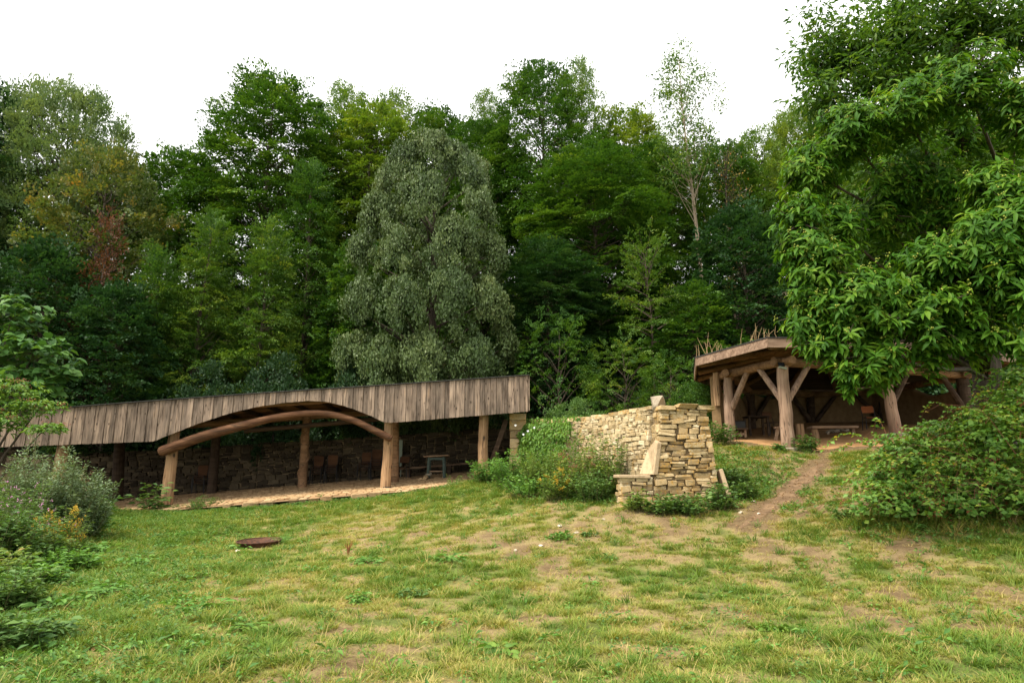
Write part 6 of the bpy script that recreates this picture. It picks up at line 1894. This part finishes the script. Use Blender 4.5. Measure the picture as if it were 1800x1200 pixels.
# ------------------------------------------------------------------ small plants and stones on the lawn
for k, (px_, py_, Y, H, Rr, n, L, W, lm, lab) in enumerate((
        (790, 992, 11.2, .16, .22, 12, .17, .05, 'weed', 'dock rosette with long leaves in the middle of the lawn'), (640, 985, 11.6, .13, .22, 12, .13, .05, 'weed', 'pale-leaved low weed right of the fire bowl'),
        (350, 1075, 8.4, .12, .22, 12, .16, .05, 'weed', 'flat pale dock rosette on the near lawn'), (725, 1052, 9.0, .16, .22, 18, .06, .035, 'nettle', 'dark leafy weed pair in the middle of the near lawn'),
        (640, 1055, 8.9, .14, .20, 16, .07, .04, 'weed', 'round-leaved light weed beside the dark leafy weed pair'), (880, 1155, 6.5, .10, .16, 9, .11, .05, 'elder', 'lone yellow-green weed low in the photo'),
        (1355, 1100, 7.3, .10, .10, 7, .09, .04, 'elder', 'tiny yellow weed on the near lawn'), (1495, 925, 12.2, .24, .26, 20, .085, .045, 'nettle', 'dark leafy weed at the bottom of the path'),
        (555, 1003, 10.9, .10, .14, 10, .07, .04, 'weed', 'small bright weed between fire bowl and bare soil'), (505, 952, 15.2, .22, .3, 26, .13, .012, 'weed', 'tuft of long grass against the fire bowl'),
        (410, 965, 14.6, .12, .28, 14, .11, .05, 'weed', 'pale low weed before the fire bowl'), (985, 948, 12.4, .16, .22, 16, .08, .04, 'weed', 'green weed on the bare mound'),
        (1035, 945, 12.5, .15, .13, 14, .06, .03, 'nettle', 'small dark tuft on top of the bare mound'), (195, 1050, 9.3, .15, .28, 14, .15, .06, 'weed', 'broad-leaved weed on the lush edge of the lawn'),
        (100, 1075, 8.6, .18, .30, 18, .14, .06, 'weed', 'lush broad-leaved weed in the near corner of the lawn'), (230, 985, 12.2, .18, .34, 20, .13, .06, 'weed', 'broad leaves spreading below the ragwort'),
        (430, 1105, 7.5, .1, .15, 8, .12, .04, 'elder', 'low weed with one yellow leaf near the bottom of the photo'), (60, 1140, 6.9, .22, .3, 20, .13, .055, 'nettle', 'dark broad weed in the very corner of the lawn'),
        (320, 940, 16, .14, .3, 18, .10, .05, 'weed', 'pale low leaves before the leaning arch post'), (165, 955, 13.6, .2, .4, 26, .13, .06, 'weed', 'bright broad leaves at the foot of the yellow ragwort'))):
    plant('lawn_weed', sh(px_, py_, Y), lab, 'weed', 700 + k, lm, 'stem_green', 'weeds in the lawn', n_stem=n, H=H, Rr=Rr, leafL=L, leafW=W, per=7 if L > .1 else 12, segs=3 if L > .1 else 1, dr=.35, stem_r=.004)
mb = MB(); q = Vector(sh(612, 972, 12.6))
for j in range(9):
    a_ = random.uniform(0, 6.28); mb.tube([q, q + Vector((.03 * math.cos(a_), .03 * math.sin(a_), .16)), q + Vector((.07 * math.cos(a_), .07 * math.sin(a_), random.uniform(.2, .3)))], [.008, .009, .005], 4)
M['dock_brown'] = plain_mat('dock_brown', (.17, .07, .03), (.27, .13, .05), 9, .9, .1)
tag(mb.build('dock_spike', M['dock_brown'], None, off=(0, 0, 0)), 'dry brown dock spike standing in the middle of the lawn', 'weed')
for k, (px_, py_, Y, r_, lab) in enumerate(((906, 965, 11.9, .05, 'pale stone lying just below the bare mound'), (951, 963, 12.0, .05, 'whitish stone half way up the bare mound'), (1012, 942, 12.7, .07, 'flat pale stone on the bare mound'), (985, 920, 13.3, .06, 'small stone near the top of the bare mound'),
                                           (1060, 918, 13.5, .05, 'pale stone on the bare soil nearest the seat'), (1322, 863, 14.3, .07, 'white stone beside the dirt path near the nettles'), (1335, 901, 13.4, .05, 'white stone at the bottom of the dirt path'), (417, 968, 14.2, .07, 'buff stone before the fire bowl'),
                                           (1302, 887, 13.6, .06, 'pale stone at the edge of the nettles by the pier'), (336, 1045, 9.4, .03, 'tiny white stone on the near lawn'))):
    p = sh(px_, py_, Y)
    boulder('loose_stone', (p[0], p[1], p[2] + .03 + r_ * .25), r_, 900 + k, lab, 'stone', M['white_stone'], .6, group='loose stones on the lawn')

# ------------------------------------------------------------------ grass and litter
def blade_tuft(name, seed, n, Lr, wd, spread, lean, mat, tints):
    rg = np.random.default_rng(seed)
    az = rg.uniform(0, 2 * math.pi, n); r = spread * np.sqrt(rg.uniform(0, 1, n))
    P = np.stack([np.cos(az) * r, np.sin(az) * r, np.full(n, -.01)], 1)
    a2 = az + rg.normal(0, .9, n); ln = rg.uniform(.25, 1, n) * lean
    A = np.stack([np.cos(a2) * ln, np.sin(a2) * ln, np.ones(n)], 1)
    L = rg.uniform(*Lr, n)
    Nr = np.stack([-np.cos(a2), -np.sin(a2), np.full(n, .3)], 1)
    S = nrm(np.cross(Nr, nrm(A))); A = nrm(A)
    dro = rg.uniform(.15, .75, n) * L
    hd = np.stack([np.cos(a2), np.sin(a2), np.zeros(n)], 1)
    rows = []
    for u, w in ((0, 1.0), (.45, .85), (.8, .5)):
        c = P + A * (L * u)[:, None] + hd * (dro * u * u)[:, None] - np.array([0, 0, 1.0]) * (dro * .55 * u ** 3)[:, None]
        rows += [c + S * wd * w / 2, c - S * wd * w / 2]
    tip = P + A * L[:, None] + hd * dro[:, None] - np.array([0, 0, 1.0]) * (dro * .55)[:, None]
    V = np.stack(rows + [tip], 1).reshape(-1, 3)
    b = np.arange(n)[:, None] * 7
    Q = np.concatenate([b + [0, 1, 3, 2], b + [2, 3, 5, 4]]); T = b + [4, 5, 6]
    return bpy.data.objects.new(name, np_mesh(name, V, Q, T, mat, np.repeat(rg.uniform(*tints, n), 7)))

def scatter(name, P, rot, scl, idx, tint, protos, label, cat):
    me_ = bpy.data.meshes.new(name)
    me_.vertices.add(len(P)); me_.vertices.foreach_set('co', np.asarray(P, np.float32).ravel())
    for nm, ty, arr in (('scl', 'FLOAT', scl), ('tint', 'FLOAT', tint), ('idx', 'INT', idx)):
        a = me_.attributes.new(nm, ty, 'POINT'); a.data.foreach_set('value', np.asarray(arr, np.int32 if ty == 'INT' else np.float32))
    a = me_.attributes.new('rot', 'FLOAT_VECTOR', 'POINT'); a.data.foreach_set('vector', np.asarray(rot, np.float32).ravel())
    o = obj(name, me_)
    pc = bpy.data.collections.new(name + '_tufts')
    for p in protos: pc.objects.link(p)
    g = bpy.data.node_groups.new(name + '_scatter', 'GeometryNodeTree')
    g.interface.new_socket('Geometry', in_out='INPUT', socket_type='NodeSocketGeometry')
    g.interface.new_socket('Geometry', in_out='OUTPUT', socket_type='NodeSocketGeometry')
    gi = g.nodes.new('NodeGroupInput'); go = g.nodes.new('NodeGroupOutput')
    ip = g.nodes.new('GeometryNodeInstanceOnPoints'); ci = g.nodes.new('GeometryNodeCollectionInfo')
    ci.inputs['Collection'].default_value = pc; ci.inputs['Separate Children'].default_value = True; ci.inputs['Reset Children'].default_value = True
    def na(nm, ty):
        n_ = g.nodes.new('GeometryNodeInputNamedAttribute'); n_.data_type = ty; n_.inputs['Name'].default_value = nm
        return next(s for s in n_.outputs if s.enabled and s.name == 'Attribute')
    g.links.new(gi.outputs[0], ip.inputs['Points']); g.links.new(ci.outputs[0], ip.inputs['Instance'])
    ip.inputs['Pick Instance'].default_value = True
    g.links.new(na('idx', 'INT'), ip.inputs['Instance Index'])
    e = g.nodes.new('FunctionNodeEulerToRotation'); g.links.new(na('rot', 'FLOAT_VECTOR'), e.inputs[0]); g.links.new(e.outputs[0], ip.inputs['Rotation'])
    g.links.new(na('scl', 'FLOAT'), ip.inputs['Scale'])
    g.links.new(ip.outputs[0], go.inputs[0])
    md = o.modifiers.new('scatter', 'NODES'); md.node_group = g
    return tag(o, label, cat, kind='stuff')

def make_grass():
    rg = np.random.default_rng(88)
    gm = LM['grass']
    protos = [blade_tuft(f'tuft_{k:02d}', 900 + k, *a) for k, a in enumerate(
        [(16, (.03, .07), .006, .05, .95, gm, (.2, .9))] * 3 + [(22, (.045, .11), .0062, .045, .8, gm, (.2, .9))] * 3 + [(26, (.08, .17), .0066, .05, .85, gm, (.2, .9))] * 2 + [(8, (.06, .18), .0042, .06, 1.4, gm, (.5, 1))] * 2)]
    N0 = 420000
    # more tufts per square metre near the camera
    y = 3.8 + (25.0 - 3.8) * rg.uniform(0, 1, N0) ** 1.35
    half = y * .80 + 2.0
    x = rg.uniform(-1, 1, N0) * half
    keep = rg.uniform(0, 1, N0) < np.clip(half / 22, 0, 1) + .12
    x, y = x[keep], y[keep]
    v = turf(x, y)
    clump = fbm(x, y, 4.2, 2)
    dens = np.clip((v + .04) * 1.15, 0, 1) * np.clip((clump - .38) * 4.2, .12, 1.1)
    k = rg.uniform(0, 1, len(x)) < dens
    # not inside the shelter or the pavilion, not in the stones
    k &= ~((x > SX0) & (x < .3) & (y > 21.2 + .10 * np.sin(x * 3))) & (y < 24.5)
    sd = (x - W0.x) * wn.x + (y - W0.y) * wn.y
    k &= ~((sd < 0) & (sd > -.8) & (y > 14.4))
    k &= ~((x > sA.x) & (x < fbr.x) & (y > 14.3) & (y < 15.6))
    k &= (np.hypot(x - fb.x, y - 15.0) > .5)
    x, y, v, clump = x[k], y[k], v[k], clump[k]
    n = len(x)
    z = ground_np(x, y)
    tall = np.clip((v - .72) * 1.5, 0, 1) + np.clip((clump - .60) * 2.5, 0, 1) * .7
    u = rg.uniform(0, 1, n)
    idx = np.where(u < .11, rg.integers(8, 10, n), np.where(u < .11 + .62 * tall, np.where(rg.uniform(0, 1, n) < .4 * tall, rg.integers(6, 8, n), rg.integers(3, 6, n)), rg.integers(0, 3, n)))
    dryness = .555 - .38 * np.clip(v, 0, 1.2) + .5 * (fbm(x + 9, y, 1.1, 3) - .5) + rg.normal(0, .12, n) + .10
    tint = np.clip(np.where(idx >= 8, .78 + rg.normal(0, .1, n), dryness), 0, 1)
    # single lusher tufts standing out of the thin turf
    m2 = 5200
    y2 = 4.2 + 17 * rg.uniform(0, 1, m2) ** 1.2; x2 = rg.uniform(-1, 1, m2) * (y2 * .8 + 1)
    v2 = turf(x2, y2); k2 = (v2 > .12) & (rg.uniform(0, 1, m2) < .30 + .45 * np.clip(v2 - .5, 0, 1) + .35 * np.clip((x2 - 2.5) / 4, 0, 1))
    k2 &= ~((x2 > SX0) & (x2 < .6) & (y2 > 21.0)) & (np.hypot(x2 - fb.x, y2 - 15.0) > .55) & ~((x2 > sA.x) & (x2 < fbr.x) & (y2 > 14.1) & (y2 < 15.6)) & ~((((x2 - W0.x) * wn.x + (y2 - W0.y) * wn.y) < 0) & (((x2 - W0.x) * wn.x + (y2 - W0.y) * wn.y) > -.8) & (y2 > 14.4))
    x2, y2 = x2[k2], y2[k2]
    f_ = rg.uniform(0, 1, 900); x2 = np.concatenate([x2, 6.0 + 4.6 * f_ + rg.normal(0, .25, 900)]); y2 = np.concatenate([y2, 11.75 - 1.75 * f_ - np.abs(rg.normal(0, .45, 900)) + .25]); n2 = len(x2)
    x = np.concatenate([x, x2]); y = np.concatenate([y, y2]); z = np.concatenate([z, ground_np(x2, y2)])
    idx = np.concatenate([idx, rg.integers(3, 8, n2)]); tint = np.concatenate([tint, np.where(np.arange(n2) >= n2 - 900, np.clip(rg.normal(.42, .28, n2), 0, 1), np.clip(rg.normal(.16, .12, n2), 0, .5))])
    n = len(x)
    rot = np.stack([rg.normal(0, .12, n), rg.normal(0, .12, n), rg.uniform(0, 6.283, n)], 1)
    scl = rg.uniform(.75, 1.25, n) * (1 + .25 * np.clip((y - 9) / 10, 0, 1))
    scl[-n2:] *= rg.uniform(.9, 1.35, n2); scl[-900:] *= 1.5
    print('grass tufts', n)
    scatter('grass', np.stack([x, y, z], 1), rot, scl, idx, tint, protos, 'patchy short lawn grass, green and straw coloured', 'grass')
make_grass()

def make_cover():
    """Low broad leaves: along the left edge, under the shrubs, and on the slope by the pier."""
    rg = np.random.default_rng(89)
    def leaf_tuft(name, seed, n, L, W, H, spread, mat):
        r2 = np.random.default_rng(seed)
        az = r2.uniform(0, 6.283, n); r = spread * np.sqrt(r2.uniform(0, 1, n))
        P = np.stack([np.cos(az) * r, np.sin(az) * r, r2.uniform(.1, 1, n) * H], 1)
        A = np.stack([np.cos(az + r2.normal(0, .7, n)), np.sin(az + r2.normal(0, .7, n)), r2.normal(.05, .3, n)], 1)
        Nr = np.stack([r2.normal(0, .35, n), r2.normal(0, .35, n), np.ones(n)], 1); sc = r2.uniform(.6, 1.2, n)
        return bpy.data.objects.new(name, leaf_mesh(name, mat, [leaves(P, A, Nr, L * sc, W * sc, r2.uniform(0, 1, n), 1, .2)]))
    protos = [leaf_tuft('herb_00', 1, 18, .05, .032, .10, .09, LM['weed']), leaf_tuft('herb_01', 2, 14, .085, .045, .13, .10, LM['weed']), leaf_tuft('herb_02', 3, 22, .05, .035, .16, .10, LM['nettle']), leaf_tuft('herb_03', 4, 9, .13, .05, .09, .08, LM['weed'])]
    pts = []
    def area(n, fx, fy): 
        pts.append(np.stack([fx(n), fy(n)], 1))
    U = rg.uniform
    # left edge
    y = U(4.5, 21.0, 2100); x = -1.6 - y * .40 + rg.normal(0, 1.0, 2100) * (.6 + .05 * y) - .3; pts.append(np.stack([x, y], 1))
    # shelter front strip
    x = U(-14, -1, 700); pts.append(np.stack([x, 21.2 - np.abs(rg.normal(0, .5, 700))], 1))
    # foot of the wall shrubs
    s = U(0, 1, 1500); p = np.array([W0[:]]) + (np.array([W1[:]]) - np.array([W0[:]])) * s[:, None]; d = np.abs(rg.normal(.8, .55, 1500)); pts.append(p + np.array([[wn.x, wn.y]]) * d[:, None])
    # slope between pier and path
    pts.append(np.stack([rg.normal(5.6, .8, 900), rg.normal(16.0, 1.5, 900)], 1))
    # foot of the brambles
    pts.append(np.stack([U(5.8, 10, 700), 11.4 - np.abs(rg.normal(0, .7, 700)) + .3], 1))
    # stray leaves in the lawn
    yy = U(5, 20, 700); pts.append(np.stack([U(-1, 1, 700) * yy * .8, yy], 1))
    P = np.concatenate(pts); x, y = P[:, 0], P[:, 1]
    k = (turf(x, y) > .18) & ~((x > SX0) & (x < .3) & (y > 21.25))
    sd = (x - W0.x) * wn.x + (y - W0.y) * wn.y
    k &= ~((sd < 0) & (sd > -.8) & (y > 14.4)) & ~((x > sA.x) & (x < fbr.x) & (y > 14.2) & (y < 15.6)) & (np.hypot(x - fb.x, y - 15.0) > .55)
    x, y = x[k], y[k]; n = len(x)
    z = ground_np(x, y)
    idx = rg.integers(0, 4, n)
    scatter('ground_cover', np.stack([x, y, z], 1), np.stack([np.zeros(n), np.zeros(n), U(0, 6.28, n)], 1), U(.4, .95, n), idx, U(0, 1, n), protos, 'low broad-leaved weeds spreading along the lawn edges', 'ground cover')
make_cover()
def make_litter():
    rg = np.random.default_rng(90)
    n = 1500
    y = 4.5 + 17 * rg.uniform(0, 1, n) ** 1.2; x = rg.uniform(-1, 1, n) * y * .8
    s_ = rg.uniform(0, len(PATH) - 1.01, 900); i_ = s_.astype(int); pp_ = np.array([[q.x, q.y] for q in PATH]); c_ = pp_[i_] + (pp_[i_ + 1] - pp_[i_]) * (s_ - i_)[:, None] + rg.normal(0, .28, (900, 2))
    x = np.concatenate([x, c_[:, 0]]); y = np.concatenate([y, c_[:, 1]]); n = len(x)
    d, tt = path_dist(x, y)
    k = (d < .6) | (rg.uniform(0, 1, n) < .35)
    k &= (y < 21.8)
    x, y = x[k], y[k]; n = len(x)
    a = rg.uniform(0, 6.28, n)
    P = np.stack([x, y, ground_np(x, y) + .02], 1)
    tag(obj('leaf_litter', leaf_mesh('leaf_litter', LM['dry'], [leaves(P, np.stack([np.cos(a), np.sin(a), rg.normal(0, .2, n)], 1), rg.normal(0, .35, (n, 3)) + [0, 0, 1], rg.uniform(.02, .07, n), rg.uniform(.012, .035, n), rg.uniform(0, 1, n), 1, .1)])), 'scattered dry fallen leaves and chips on path and lawn', 'leaf litter', kind='stuff')
make_litter()
